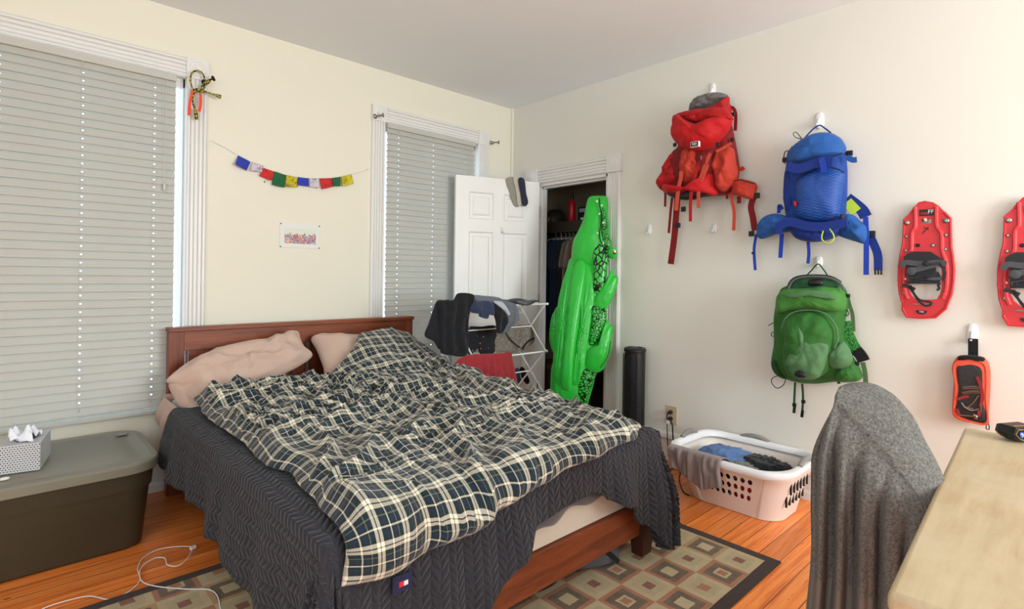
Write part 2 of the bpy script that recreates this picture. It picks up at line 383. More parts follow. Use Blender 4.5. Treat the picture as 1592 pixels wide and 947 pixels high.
# ------------------------------------------------------------------ blinds
M['cord'] = plain('blind_cord', (205, 205, 200), .8)
def blind(OP, zt, zb, xr, label):
    xl = OP[0]+.002; root = thing('window_blind', label, 'blind', (xl, -.03, zb), 'white slatted window blinds')
    yb = -.034; L = [xr-.10, xr-.415, xr-.73]
    box('headrail', (xl, yb-.02, zt-.03), (xr+.0, yb+.022, zt+.008), M['slat'], root, bevel=.003)
    p = .0428; n = int((zt-.03-zb-.02)/p); mb = MB(); hw = .0045; hh = .008
    for i in range(n):
        zc = zt-.045-i*p; top_, bot = zc+.026, zc-.022; th = .0024
        # a closed slat tilts: top edge towards the window, bottom edge towards the room
        seg = [xl]
        for q in sorted(L): seg += [q-hw, q+hw]
        seg.append(xr); vs = [(0, .007), (.18, .003), (.42, -.001), (.58, -.004), (.82, -.008), (1, -.013)]
        sag = .0012*math.sin(i*2.1)
        for si in range(len(seg)-1):
            hole = si % 2 == 1
            for j in range(5):
                if hole and j == 2: continue
                a, b = vs[j], vs[j+1]; q = []
                for (f_, dy), xx in ((a, seg[si]), (a, seg[si+1]), (b, seg[si+1]), (b, seg[si])):
                    q.append(Vector((xx, yb+dy+sag, top_+(bot-top_)*f_)))
                mb.add(q, [(0, 1, 2, 3)])
    mb.build('slats', M['slat'], root, smooth=False, solid=.002)
    box('bottom_rail', (xl, yb-.018, zb), (xr, yb+.01, zb+.018), M['slat'], root, bevel=.002)
    for q in L:
        MB().tube([(q-.004, yb-.018, zt-.03), (q-.004, yb-.018, zb+.01)], .0009, 5).build('ladder_cord', M['cord'], root)
    c = MB(); c.tube([(xr-.05, yb-.022, zt-.02), (xr-.052, yb-.022, zt-.62)], .001, 5); c.tube([(xr-.065, yb-.022, zt-.02), (xr-.056, yb-.022, zt-.62)], .001, 5)
    c.lathe((xr-.054, yb-.022, zt-.655), [(.002, .04), (.006, .03), (.008, .01), (.007, 0)], 10); c.build('pull_cord', M['cord'], root)
    return root
blind(OP1, 2.355, .452, -2.652, 'white slatted blind with dotted light holes over the large window left of the bed')
blind(OP2, 2.36, .452, -.468, 'white slatted blind on the smaller window behind the open closet door')

# ------------------------------------------------------------------ closet door, standing open
hx, hy = -.03, -.385; ex, ey = -.745, -.155
D = Vector((ex-hx, ey-hy, 0)); DW = D.length; DU = D.normalized(); DN = Vector((DU.y, -DU.x, 0))
if DN.y > 0: DN = -DN                              # towards the room
frD = lambda u, v, n: Vector((hx, hy, 0)) + DU*u + Vector((0, 0, v)) + DN*n
droot = bpy.data.objects.new('door_1', None); C.objects.link(droot); droot.location = (hx, hy, 0); ORI[droot.name] = Vector(droot.location)
droot['kind'] = 'structure'; droot['label'] = 'white six panel closet door standing open against the second window'
DTOP = 2.045
pans = []
for (a, b) in ((.115, .115+.215), (DW-.115-.215, DW-.115)):
    for (c_, d_) in ((1.70, 1.92), (.93, 1.60), (.22, .80)): pans.append((a, b, c_, d_))
mb = MB()
mb.add([frD(u, v, -.035) for u, v in ((0, .01), (DW, .01), (DW, DTOP), (0, DTOP))], [(0, 1, 2, 3)])
us = sorted({0, DW, *[p[0] for p in pans], *[p[1] for p in pans]}); vs = sorted({.01, DTOP, *[p[2] for p in pans], *[p[3] for p in pans]})
def isp(u, v): return any(a-1e-6 < u < b+1e-6 and c_-1e-6 < v < d_+1e-6 for a, b, c_, d_ in pans)
for i in range(len(us)-1):
    for j in range(len(vs)-1):
        if not isp((us[i]+us[i+1])/2, (vs[j]+vs[j+1])/2):
            mb.add([frD(u, v, 0) for u, v in ((us[i], vs[j]), (us[i+1], vs[j]), (us[i+1], vs[j+1]), (us[i], vs[j+1]))], [(0, 1, 2, 3)])
for a, b, c_, d_ in pans:
    rings = []
    for ins, dep in ((0, 0), (.012, -.012), (.03, -.012), (.045, -.003), (.05, -.003)):
        rings.append([frD(u, v, dep) for u, v in ((a+ins, c_+ins), (b-ins, c_+ins), (b-ins, d_-ins), (a+ins, d_-ins))])
    o_ = len(mb.v); mb.loft(rings, cap=False); mb.f.append(tuple(o_+16+k for k in range(4)))
for (u0, v0), (u1, v1) in (((0, .01), (DW, .01)), ((DW, .01), (DW, DTOP)), ((DW, DTOP), (0, DTOP)), ((0, DTOP), (0, .01))):
    mb.add([frD(u0, v0, 0), frD(u1, v1, 0), frD(u1, v1, -.035), frD(u0, v0, -.035)], [(0, 1, 2, 3)])
mb.build('door_leaf', M['door'], droot, smooth=False)
for zz in (1.80, .3, 1.05):
    MB().lathe((-.012, hy+.012, zz-.045), [(.007, 0), (.007, .09)], 10).build('hinge', M['metal'], droot)
hk = MB(); hk.box((-.012, -.004, 0), (.012, .004, .05), Matrix.Rotation(math.atan2(DU.y, DU.x), 3, 'Z'), frD(.345, 1.60, .004))
hk.tube(cr([frD(.345, 1.64, .008), frD(.345, 1.60, .02), frD(.345, 1.592, .03), frD(.345, 1.61, .035)], 4, False), .004, 6)
hk.build('robe_hook', M['white'], droot)

# ------------------------------------------------------------------ socks over the door
sk = [cloth('sock_beige', (190, 184, 168), .1), cloth('sock_grey', (150, 146, 134), .12), cloth('sock_navy', (44, 48, 66), .15)]
def dpx(px, py, n=.012): return PP(px, py, frD(0, 0, n), DN)
def flat(outline, depth, N, **k): return puff(outline, N, depth, .6, **k)
for i, (ol, mt, n, lb) in enumerate((
    ([(787,277),(800,276),(806,290),(805,303),(808,318),(803,322),(797,315),(792,298),(788,288)], 1, .008, 'pale grey sock, leftmost of three hung over the closet door'),
    ([(798,277),(805,277),(808,292),(812,308),(812,318),(805,319),(803,305),(801,292)], 0, .02, 'cream ankle sock in the middle of the three over the door'),
    ([(806,278),(815,279),(818,300),(821,316),(813,320),(809,300)], 2, .034, 'navy sock, rightmost of three hung over the closet door'))):
    o = flat([dpx(x, y, n) for x, y in ol], .006, DN, wr=.004, wsc=40, seed=i).build('sock', sk[mt])
    a, b = dpx(ol[0][0]+1, ol[0][1], n), dpx(ol[1][0], ol[1][1], n)
    m2 = MB(); m2.box((0, -.045, 0), ((a-b).length*.95, .006, .006), Matrix.Rotation(math.atan2(DU.y, DU.x), 3, 'Z'), Vector((b.x, b.y, DTOP+.002)) )
    top(o, dpx(ol[4][0], ol[4][1], n)); tag(o, lb, 'sock', 'socks over the closet door')

# ------------------------------------------------------------------ curtain rod brackets
def bracket(px, py, lb, mt, dirv=(1, 0)):
    p = PY(px, py, -.03); root = thing('curtain_bracket', lb, 'curtain bracket', p, 'curtain rod brackets by the windows')
    MB().lathe(p, [(.015, 0), (.017, .003), (.012, .008), (.006, .012)], 16, Vector((0, -1, 0))).build('wall_plate', mt, root)
    e = p+Vector((dirv[0]*.03, -.055, dirv[1]*.03)); MB().tube([p+Vector((0, -.008, 0)), e], .0055, 10).build('arm', mt, root)
    MB().lathe(e-Vector((dirv[0], -.4, dirv[1]))*.004, [(.008, 0), (.015, .003), (.016, .012), (.01, .016)], 16, Vector((dirv[0], -.6, dirv[1]+.01))).build('end_cap', mt, root)
bracket(583, 181, 'nickel curtain bracket on the left top corner of the smaller window', M['metal'], (1, .15))
bracket(764, 222, 'nickel curtain bracket right of the smaller window frame', M['metal'], (1, 0))
bracket(318, 128, 'dark curtain bracket at the large window corner holding the looped cord', M['darkmetal'], (1, .5))

# ------------------------------------------------------------------ braided cord loop with orange tabs
t = NT('braided_cord'); co = t.coord(); ch = t.n('ShaderNodeTexChecker'); t.l(t.map(co, (1, 1, .55), (0.6, 0.8, 0.7)), ch.inputs[0]); ch.inputs['Scale'].default_value = 120
ch.inputs[1].default_value = (*lin(176, 160, 60), 1); ch.inputs[2].default_value = (*lin(14, 15, 12), 1); t.l(ch.outputs[0], t.b.inputs['Base Color']); t.set(.85); M['braid'] = t.mat
M['orange'] = cloth('orange_fabric', (236, 84, 58), .08)
q = lambda px, py, y=-.062: PY(280+px/9.475, 95+py/9.475, y)
root = thing('cord_ornament', 'black and yellow braided cord tied in a loop with orange fabric tabs', 'cord loop', q(300, 430))
MB().tube(cr([q(*p) for p in ((200,430),(165,350),(150,270),(175,180),(250,140),(320,170),(355,230),(365,300),(340,380),(310,420))], 6, False), .0048, 8).build('loop', M['braid'], root)
MB().tube(cr([q(*p) for p in ((300,430),(345,370),(385,330),(440,290))], 5, False), [.006]*8+[.009]*6+[.007]*2, 8).build('knot_tail', M['braid'], root)
MB().ell(q(340,378), (.012, .010, .014)).build('knot', M['braid'], root)
MB().tube(cr([q(*p) for p in ((210,440),(265,430),(330,440),(400,460),(470,485),(520,500),(600,530))], 5, False), [.0055]*26+[.009, .011, .012, .012, .011], 8).build('cord_end', M['braid'], root)
MB().tube(cr([q(*p) for p in ((250,440),(205,470),(190,560),(195,640),(225,740),(245,860))], 5, False), [.0055]*18+[.007, .009, .010, .011, .011, .011, .010, .009][:8], 8).build('cord_end', M['braid'], root)
MB().tube(cr([q(*p) for p in ((215,450),(250,425),(300,445),(345,435))], 5, False), .011, 8).build('wrap', M['braid'], root)
ribbon([q(*p) for p in ((205,430),(175,480),(150,580),(135,690),(130,800))], (0, -1, 0), .0145, .002).build('tab', M['orange'], root)
ribbon([q(*p) for p in ((300,480),(305,560),(300,660),(280,745))], (0, -1, 0), .0155, .002).build('tab', M['orange'], root)

# ------------------------------------------------------------------ prayer flags
def inked(name, rgb, ink=(30, 26, 30), th=.60, sc=160):
    t = NT(name); co = t.coord(); n1 = t.noise(co, sc, 3, .7); n2 = t.noise(co, 28, 2); f = t.m('GREATER_THAN', t.m('MULTIPLY', n1, t.m('ADD', n2, .55)), th)
    t.col(t.mix(t.m('MULTIPLY', f, .75), lin(*rgb), lin(*ink))); t.set(.9); t.bump(t.noise(co, 70, 2), .3, .002); return t.mat
FC = {'b': inked('blue_flag', (44, 62, 170), th=.72), 'w': inked('white_flag', (206, 198, 206), (40, 36, 60), .58), 'r': inked('red_flag', (206, 44, 44), th=.62), 'g': inked('green_flag', (30, 98, 58), th=.68), 'y': inked('yellow_flag', (206, 190, 40), (70, 60, 20), .57)}
fp = lambda x, y, d=.012: PY(350+x/6.633, 225+y/6.633, -d)
root = thing('prayer_flag_string', 'string of ten small prayer flags in blue, white, red, green and yellow on the wall', 'prayer flags', fp(0, 30))
MB().tube(cr([PY(328, 219, -.004), fp(0,30), fp(130,110), fp(260,180), fp(390,235), fp(510,278), fp(630,312), fp(750,335), fp(860,345), fp(980,346), fp(1100,342), fp(1200,328), fp(1310,302), fp(1400,280), PY(572, 263.5, -.004)], 4, False), .0011, 5).build('string', M['cord'], root)
FL = [('b', (135,110), (262,175), (222,268), (105,200)), ('w', (280,178), (392,215), (378,285), (262,268)), ('r', (392,235), (505,275), (480,372), (355,322)), ('g', (508,272), (628,312), (610,442), (482,412)),
      ('y', (632,312), (748,335), (752,440), (625,432)), ('b', (750,332), (862,345), (862,432), (748,415)), ('w', (876,345), (972,346), (968,440), (872,440)), ('r', (975,346), (1105,345), (1112,432), (998,460)),
      ('g', (1105,340), (1190,330), (1192,428), (1115,430)), ('y', (1196,325), (1302,306), (1326,402), (1215,432))]
for i, (c_, a, b, c2, d_) in enumerate(FL):
    def fn(u, v, a=a, b=b, c2=c2, d_=d_, i=i):
        x = (a[0]*(1-u)+b[0]*u)*(1-v)+(d_[0]*(1-u)+c2[0]*u)*v; y = (a[1]*(1-u)+b[1]*u)*(1-v)+(d_[1]*(1-u)+c2[1]*u)*v
        return fp(x, y, .012+.012*v+.006*v*math.sin(5*u+i*1.7)+(.018*v*(1-u) if i == 0 else 0))
    MB().grid(fn, 10, 10).build('flag', FC[c_], root, solid=.0008)
def pin(p, N, lb, mt=None, r=.0042):
    o = MB().lathe(p, [(r*.7, 0), (r*.7, .004), (r, .006), (r*.9, .009)], 10, N).build('push_pin', mt or M['black']); top(o, p); return tag(o, lb, 'push pin', 'push pins in the window wall')
pin(PY(411, 283, 0), (0,-1,0), 'black push pin in the wall below the red flag')
pin(PY(491.5, 292, 0), (0,-1,0), 'black push pin in the wall below the second white flag')
pin(PY(328, 219, 0), (0,-1,0), 'small white pin holding the left end of the flag string', M['white'])
pin(PY(572, 263, 0), (0,-1,0), 'small white pin holding the right end of the flag string', M['white'])

# ------------------------------------------------------------------ small print
t = NT('abstract_print'); uv = t.coord('UV'); u, v, _ = t.xyz(uv)
nz = t.noise(t.map(uv, (7, 3.2, 1), (0, 0, .5)), 1.3, 3, .6, 1.2)
cc = t.ramp(nz, [(.22, lin(60, 60, 150)), (.36, lin(214, 120, 96)), (.44, lin(226, 214, 190)), (.5, lin(90, 130, 180)), (.56, lin(208, 96, 84)), (.64, lin(112, 150, 96)), (.72, lin(50, 50, 90)), (.8, lin(150, 140, 190))], 'CONSTANT')
ridge = t.m('ADD', .62, t.m('MULTIPLY', t.m('SUBTRACT', t.noise(t.map(uv, (9, .01, 1)), 1, 2), .5), .9))
sky = t.mix(t.noise(uv, 5, 2), lin(222, 226, 226), lin(216, 222, 190))
pic = t.mix(t.m('GREATER_THAN', v, ridge), cc, sky)
nl = t.noise(t.map(uv, (30, 6, 1), (0, 0, .6)), 1, 2); pic = t.mix(t.m('MULTIPLY', t.m('MULTIPLY', t.m('GREATER_THAN', nl, .58), .6), t.m('LESS_THAN', v, .5)), pic, lin(60, 50, 90))
t.col(pic); t.set(.6); M['print'] = t.mat
M['paper'] = plain('white_paper', (228, 228, 224), .7, var=.01)
a, b, c2, d_ = PY(435.5, 346, -.003), PY(497.5, 349.5, -.003), PY(497.5, 387, -.003), PY(436, 385, -.003)
x0, x1, z0, z1 = -2.052, -1.785, 1.412, 1.570
root = thing('wall_print', 'small white sheet with a colourful abstract mountain picture pinned to the wall', 'picture', (-1.92, 0, 1.412))
box('sheet', (x0, -.004, z0), (x1, -.001, z1), M['paper'], root)
mb = MB().add([(x0+.03, -.0045, z0+.028), (x1-.028, -.0045, z0+.028), (x1-.028, -.0045, z1-.03), (x0+.03, -.0045, z1-.03)], [(0, 1, 2, 3)]); mb.uv = [(0, 0), (1, 0), (1, 1), (0, 1)]
mb.build('artwork', M['print'], root, smooth=False, solid=.0005)
for px_, pz_ in ((x0+.005, z1-.004), (x1-.005, z1-.004), (x0+.005, z0+.004), (x1-.005, z0+.004)):
    MB().lathe((px_, -.003, pz_), [(.003, 0), (.0045, .004), (.004, .007)], 10, (0, -1, 0)).build('push_pin', M['black'], root)

# ------------------------------------------------------------------ hooks on the right wall
def hook(px, py, hgt, wid, lb, peg=True, dz=0):
    p = PX(px, py, 0); r = thing('adhesive_hook', lb, 'wall hook', p, 'white adhesive wall hooks'); n = 20
    rings = []
    for k, dd in ((1, 0), (1, .005), (.85, .010), (.5, .012)):
        rings.append([p+Vector((-dd, wid/2*k*(abs(math.cos(2*pi*i/n))**.75)*(1 if math.cos(2*pi*i/n) > 0 else -1), hgt/2*k*(abs(math.sin(2*pi*i/n))**.75)*(1 if math.sin(2*pi*i/n) > 0 else -1))) for i in range(n)])
    MB().loft(rings).build('back_plate', M['white'], r, angle=60)
    if peg:
        b0 = p+Vector((-.008, 0, hgt*.1)); lo = p+Vector((-.02, 0, -hgt*.34)); e = p+Vector((-.042, 0, -hgt*.22))
        MB().tube(cr([b0, (b0+lo)/2+Vector((-.004, 0, 0)), lo, p+Vector((-.034, 0, -hgt*.37)), e], 4, False), wid*.2, 10).build('hook_arm', M['white'], r)
    return p
hook(1108, 141, .10, .04, 'tall white hook at the top of the red backpack')
hook(1274, 188, .095, .048, 'tall white hook carrying the blue backpack')
hook(1273, 407, .062, .04, 'small oval white hook carrying the green backpack')
hook(1512, 519, .10, .042, 'pointed white hook carrying the orange trimmed pouch')
hook(1010, 357, .075, .027, 'empty white hook left of and below the red backpack')
hook(1111, 355, .062, .036, 'empty oval white hook below the red backpack')
hook(1441, 338, .05, .03, 'white hook poking through the slot of the whole snowshoe')

# ------------------------------------------------------------------ wall outlet
p = PX(1044.5, 645.5, 0); r = thing('wall_outlet', 'beige double wall outlet with two black plugs above the baseboard', 'outlet', p)
box('cover_plate', (-.006, p.y-.041, p.z-.062), (0, p.y+.041, p.z+.062), plain('almond_plastic', (196, 178, 148), .4), r, bevel=.002)
for dz in (.022, -.022): MB().lathe(p+Vector((0, 0, dz)), [(.016, .004), (.016, .008)], 16, (-1, 0, 0)).build('socket', plain('almond_socket', (170, 150, 120), .4), r, bevel=0)
def cable(name, pts, r_, mt, lb, cat='cable', n=6):
    P = cr(pts, 6, False); o = MB().tube(P, r_, n).build(name, mt); top(o, P[0]); return tag(o, lb, cat)
for dz, off, lb, pts in ((.022, 0, 'black plug and thin cord in the upper socket of the wall outlet', [(1042,638),(1037,645),(1037,665),(1038,690),(1040,700),(1048,710),(1057,720)]),
                    (-.022, .01, 'black plug with white tag and thicker cord in the lower socket', [(1045,650),(1045,660),(1046,675),(1047,690),(1049,704)])):
    rt = thing('power_plug', lb, 'plug', p+Vector((0, 0, dz)))
    MB().lathe(p+Vector((0, 0, dz)), [(.012, .008), (.014, .014), (.013, .03), (.007, .042)], 14, (-1, 0, 0)).build('plug_head', M['black'], rt)
    MB().tube(cr([p+Vector((-.038, 0, dz))]+[PX(a, b, -.04-off) for a, b in pts[1:]], 5, False), .0032 if dz > 0 else .0045, 7).build('cord', M['black'], rt)
    if dz < 0: box('tag', (-.05, p.y-.012, p.z-.052), (-.046, p.y+.012, p.z-.028), M['white'], rt)
cable('floor_cable', [PZ(1030, 731, .004), PZ(1042, 729, .004), PZ(1057, 732, .004), PZ(1056,746,.004), PZ(1062,764,.004), PZ(1072,770,.004)], .004, M['black'], 'black power cord lying on the floor by the laundry basket')

# ------------------------------------------------------------------ rug
t = NT('patterned_rug'); co = t.coord(); x, y, z = t.xyz(co)   # origin at the corner; x, y in metres
def gv(a, k): return t.m('DIVIDE', t.m('ADD', a, k), .156)
# tile index from the corner nearest the laundry basket
gx = gv(t.m('MULTIPLY', x, -1), -.053); gy = gv(y, -.052)
ix, iy = t.m('FLOOR', gx), t.m('FLOOR', gy)
fx, fy = t.m('ABSOLUTE', t.m('SUBTRACT', t.m('FRACT', gx), .5)), t.m('ABSOLUTE', t.m('SUBTRACT', t.m('FRACT', gy), .5))
rw = t.m('MULTIPLY', t.m('SUBTRACT', t.noise(co, 60, 2), .5), .05)
dd = t.m('ADD', t.m('MAXIMUM', fx, fy), rw)
par = t.m('MODULO', t.m('ABSOLUTE', t.m('ADD', ix, iy)), 2)
cb = t.n('ShaderNodeCombineXYZ'); t.l(ix, cb.inputs[0]); t.l(iy, cb.inputs[1])
wn = t.n('ShaderNodeTexWhiteNoise', noise_dimensions='2D'); t.l(cb.outputs[0], wn.inputs['Vector']); rnd = wn.outputs[0]
cream, tan_, brown, terra, red, sage = lin(196, 178, 138), lin(178, 140, 92), lin(62, 42, 34), lin(168, 98, 66), lin(116, 34, 34), lin(160, 152, 118)
outer = t.mix(t.m('GREATER_THAN', rnd, .5), tan_, terra)
A = t.mix(t.m('LESS_THAN', dd, .38), outer, (*brown, 1)); A = t.mix(t.m('LESS_THAN', dd, .19), A, (*cream, 1)); A = t.mix(t.m('MULTIPLY', t.m('LESS_THAN', dd, .12), t.m('GREATER_THAN', rnd, .7)), A, (*terra, 1))
Bc = t.mix(t.m('LESS_THAN', dd, .34), (*cream, 1), (*sage, 1)); Bc = t.mix(.55, Bc, (*cream, 1)); ctr = t.mix(t.m('GREATER_THAN', rnd, .35), terra, red)
Bc = t.mix(t.m('LESS_THAN', dd, .14), Bc, ctr)
fld = t.mix(t.m('GREATER_THAN', par, .5), Bc, A)
nb = t.noise(co, 25, 4, .6); fld = t.mix(.28, fld, t.mix(nb, lin(120, 92, 60), lin(214, 196, 160)))
W_, L_ = 1.6, 2.42
eb = t.m('MINIMUM', t.m('MINIMUM', t.m('MULTIPLY', x, -1), t.m('ADD', x, L_)), t.m('MINIMUM', y, t.m('SUBTRACT', W_, y)))
t.col(t.mix(t.m('LESS_THAN', eb, .05), fld, lin(58, 40, 34))); t.set(.95, 0, .1); t.bump(t.noise(co, 260, 3, .7), .9, .004); t.b.inputs['Sheen Weight'].default_value = .15
o = MB().box((-.845-L_, -2.69, 0.0008), (-.845, -2.69+W_, .009)).build('area_rug', t.mat, bevel=.003, smooth=False)
top(o, (-.845, -2.69, 0)); tag(o, 'rug of brown, cream and terracotta squares with a dark border under the bed', 'rug')

# ------------------------------------------------------------------ bed
BX0, BX1, BYH, BYF = -2.69, -1.12, -.06, -2.27
bed = thing('bed', 'reddish wooden bed with a slatted headboard between the two windows', 'bed', ((BX0+BX1)/2, -1.2, 0))
yb0, yb1 = -.135, -.085
for x0, x1 in ((BX0, BX0+.075), (BX1-.065, BX1)): box('headboard_post', (x0, yb0-.006, .0), (x1, yb1+.006, .915), M['bedwoodz'], bed, bevel=.003)
box('headboard_cap', (BX0-.004, yb0-.018, .908), (BX1+.006, yb1+.016, .932), M['bedwood'], bed, bevel=.004)
box('top_rail', (BX0+.07, yb0, .80), (BX1-.06, yb1, .91), M['bedwood'], bed, bevel=.002)
box('bottom_rail', (BX0+.07, yb0, .36), (BX1-.06, yb1, .50), M['bedwood'], bed)
ns = 12; sx0, sx1 = BX0+.075, BX1-.065; gap = .025; sw = (sx1-sx0-gap*(ns+1))/ns
for i in range(ns):
    a = sx0+gap+i*(sw+gap); box('slat', (a, yb0+.019, .49), (a+sw, yb1-.019, .81), M['bedwoodz'], bed)
box('foot_rail', (BX0+.06, BYF+.018, .105), (BX1-.14, BYF+.045, .245), M['bedwood'], bed, bevel=.003)
for xx in (BX0+.03, BX1-.15): box('side_rail', (xx, BYF+.03, .105), (xx+.028, -.09, .245), wood('side_rail_wood', (84, 40, 24), (140, 72, 42), 1), bed, bevel=.002)
for xx in (BX0+.03, BX1-.165):
    MB().loft([[(xx+a, BYF+b, z_) for a, b in ((e, e), (.085-e, e), (.085-e, .07-e), (e, .07-e))] for z_, e in ((0, .008), (.10, .0), (.235, 0))]).build('leg', M['bedleg'], bed, smooth=False, bevel=.002)
t_white = cloth('white_sheet', (222, 214, 200), .04)
# mattress with a white side, soft corners
mb = MB(); rings = []
for z_, e in ((.235, .02), (.25, .0), (.50, .0), (.545, .015), (.558, .05)):
    rings.append([Vector((p[0], p[1], z_)) for p in rrect(-2.70+e, BYF+.035+e, -1.20-e, -.15-e, .07)])
o = mb.loft(rings).build('mattress', t_white, None); top(o, (-1.95, -1.2, .235)); tag(o, 'mattress in a white cover lying on the wooden bed', 'mattress')
M['pink'] = cloth('dusty_pink_cotton', (196, 164, 150), .05, .1, .3, 45)
# fitted sheet showing at the head corner
mb = MB()
def fs(u, v):
    a = u; y = -.16-.55*a; z_ = .56-.20*v; x = -2.712-.03*math.sin(pi*v)-.018*math.sin(a*22+v*4)*v
    return Vector((x, y, z_))
mb.grid(fs, 40, 16)
def fs2(u, v): return Vector((-2.71+1.5*u, -.142-.012*math.sin(pi*v)-.004*math.sin(u*60), .57-.22*v))
mb.grid(fs2, 60, 6)
o = mb.build('fitted_sheet', M['pink'], None, solid=.004); top(o, (-2.71, -.4, .36)); tag(o, 'pink fitted sheet bulging at the head corner of the mattress', 'bed sheet')

# drape: flat cloth coordinates -> surface of the bed
EX0, EX1, EYF = -2.715, -1.245, -2.262; RR = .05
def drape(x, y, zt, flare=.06, sides=(1, 1, 1)):
    """x, y flat; returns (point, overhang)"""
    dx = (EX0-x) if x < EX0 else (x-EX1 if x > EX1 else 0); sx = -1 if x < EX0 else 1
    dy = EYF-y if y < EYF else 0
    bx, by = min(max(x, EX0), EX1), max(y, EYF)
    d = math.hypot(dx, dy)
    if d < 1e-9: return Vector((x, y, zt)), 0, Vector((0, 0, 0))
    n = Vector((sx*dx/d, -dy/d, 0)); q = RR*pi/2
    if dx > 0 and dy > 0: d = min(d, .36+.35*max(dx, dy))
    if d < q: a = d/RR; out = RR*math.sin(a); dn = RR*(1-math.cos(a))
    else: out = RR+flare*(d-q); dn = RR+(d-q)*math.sqrt(1-flare*flare)
    return Vector((bx, by, zt-dn))+n*out, d, n
def sm(a, b, x): t_ = min(1, max(0, (x-a)/(b-a))); return t_*t_*(3-2*t_)
def lerp_pts(P, x):
    if x <= P[0][0]: return P[0][1]
    for (a, va), (b, vb) in zip(P, P[1:]):
        if x <= b: return va+(vb-va)*sm(a, b, x)
    return P[-1][1]
# quilt
t = NT('charcoal_quilt'); uv = t.coord('UV'); u, v, _ = t.xyz(uv)
nz = t.m('MULTIPLY', t.m('SUBTRACT', t.noise(uv, 14, 3), .5), .022)
cu_ = t.m('DIVIDE', t.m('ADD', u, nz), .062); cf = t.m('ABSOLUTE', t.m('SUBTRACT', t.m('FRACT', cu_), .5))      # column of leaves
lv = t.m('DIVIDE', t.m('ADD', t.m('ADD', v, nz), t.m('MULTIPLY', cf, .058)), .027)
lf = t.m('ABSOLUTE', t.m('SINE', t.m('MULTIPLY', lv, pi)))
half = t.m('ABSOLUTE', t.m('SINE', t.m('MULTIPLY', cu_, pi*2)))
h = t.m('MULTIPLY', t.m('POWER', lf, .5), t.m('POWER', half, .35))
t.bump(t.m('ADD', h, t.m('MULTIPLY', t.noise(uv, 300, 2), .08)), 1.0, .011)
nn = t.noise(uv, 6, 4); t.col(t.mix(nn, lin(36, 37, 44), lin(54, 55, 62))); t.set(.85, 0, .2); t.b.inputs['Sheen Weight'].default_value = .12
M['quilt'] = t.mat
OF = [(-2.85, .55), (-2.45, .50), (-2.27, .40), (-2.12, .30), (-2.0, .205), (-1.88, .185), (-1.72, .185), (-1.5, .28), (-1.36, .40), (-1.25, .52), (-1.0, .52)]
def quilt(u, v):
    # u across (left hem .. right hem), v head .. foot hem
    yh = -.60 + .20*sm(.25, 0, u)          # head edge hidden under the comforter
    yl = -.60+.16*sm(.2, 0, u)
    xl = EX0-.31-.12*sm(.3, 1, v); xr = EX1+.34
    x = xl+(xr-xl)*u
    fo = lerp_pts(OF, x); y = yl+(EYF-fo-yl)*v
    zt = .578+.006*noise.noise(Vector((x*5, y*5, 0)))
    p, d, n = drape(x, y, zt, .04)
    if d > .03:
        fl = sm(.03, .35, d)
        s_ = x*abs(n.y)+y*abs(n.x)
        w_ = noise.noise(Vector((s_*4.5, 3.1, n.x)))*.055 + noise.noise(Vector((s_*11, .7, n.y)))*.022
        if n.x > .2 or x > -1.6: w_ += .03*math.sin(s_*24)
        p += n*(w_*fl+.018*fl); p.z += .012*noise.noise(Vector((s_*7, 9, 0)))*fl
        if p.z < .02: p += n*(.02-p.z)*.6; p.z = .02+.01*noise.noise(Vector((x*9, y*9, 1)))
        if y < -2.1 and -2.55 < x: p.y = min(p.y, BYF-.012)
    p += Vector((0, 0, 1))*.008*noise.noise(Vector((x*14, y*14, 2)))
    return p, (x, y)
def clothgrid(fn, nu, nv):
    mb = MB(); uvs = []
    def g(u, v):
        p, q = fn(u, v); uvs.append(q); return p
    mb.grid(g, nu, nv); mb.uv = uvs; return mb
o = clothgrid(quilt, 200, 200).build('quilt', M['quilt'], None, solid=.014, soff=-1, angle=80)
top(o, (-1.95, -1.3, .02)); tag(o, 'dark grey chevron stitched quilt hanging over the bed sides', 'quilt')
# grey blanket edge between quilt and mattress at the foot
M['greyblk'] = cloth('grey_blanket', (92, 90, 92), .08, .4, .3, 30)
def blk(u, v):
    x = -2.2+.92*u; z_ = .53-.13*v-.075*v*(1-u)+.01*math.sin(u*30)*v; return Vector((x, BYF-.003-.012*math.sin(u*17+v*3)*v+.0*v, z_))
o = MB().grid(blk, 60, 14).build('blanket', M['greyblk'], None, solid=.005); top(o, (-1.8, BYF, .33)); tag(o, 'plain grey blanket edge showing between quilt and mattress at the foot', 'blanket')

# pillows
def pillow(c, hx_, hy_, th, R, name, lb, mt, seed, pinch=.12):
    c = Vector(c); ol = []
    for i in range(48):
        a = 2*pi*i/48; ca, sa = math.cos(a), math.sin(a); e = .42
        xx = hx_*abs(ca)**e*(1 if ca > 0 else -1); yy = hy_*abs(sa)**e*(1 if sa > 0 else -1)
        k_ = 1-pinch*(math.cos(2*a)**2)*(1-.0); ol.append(c+R @ Vector((xx*(k_ if abs(ca) > abs(sa) else 1-.03), yy*k_, 0)))
    f = lambda q_: .006*math.sin((q_-c).dot(R @ Vector((1, .4, 0)))*40+2*noise.noise(q_*6))*min(1, abs((q_-c).dot(R @ Vector((1, 0, 0))))/hx_*1.1)
    mb = puff(ol, R @ Vector((0, 0, 1)), th*.6, .65, wr=.012, wsc=9, rings=20, k=2, seed=seed, power=2.2, folds=f)
    o = mb.build(name, mt, None, angle=80); top(o, c-Vector((0, 0, th*.5))); return tag(o, lb, 'pillow', 'pillows at the headboard')
M['pillow'] = cloth('pillowcase', (200, 172, 156), .04, .1, .35, 30)
PO, PN = Vector((-2.3, -.36, .72)), Vector((-.18, -.66, .73)).normalized()
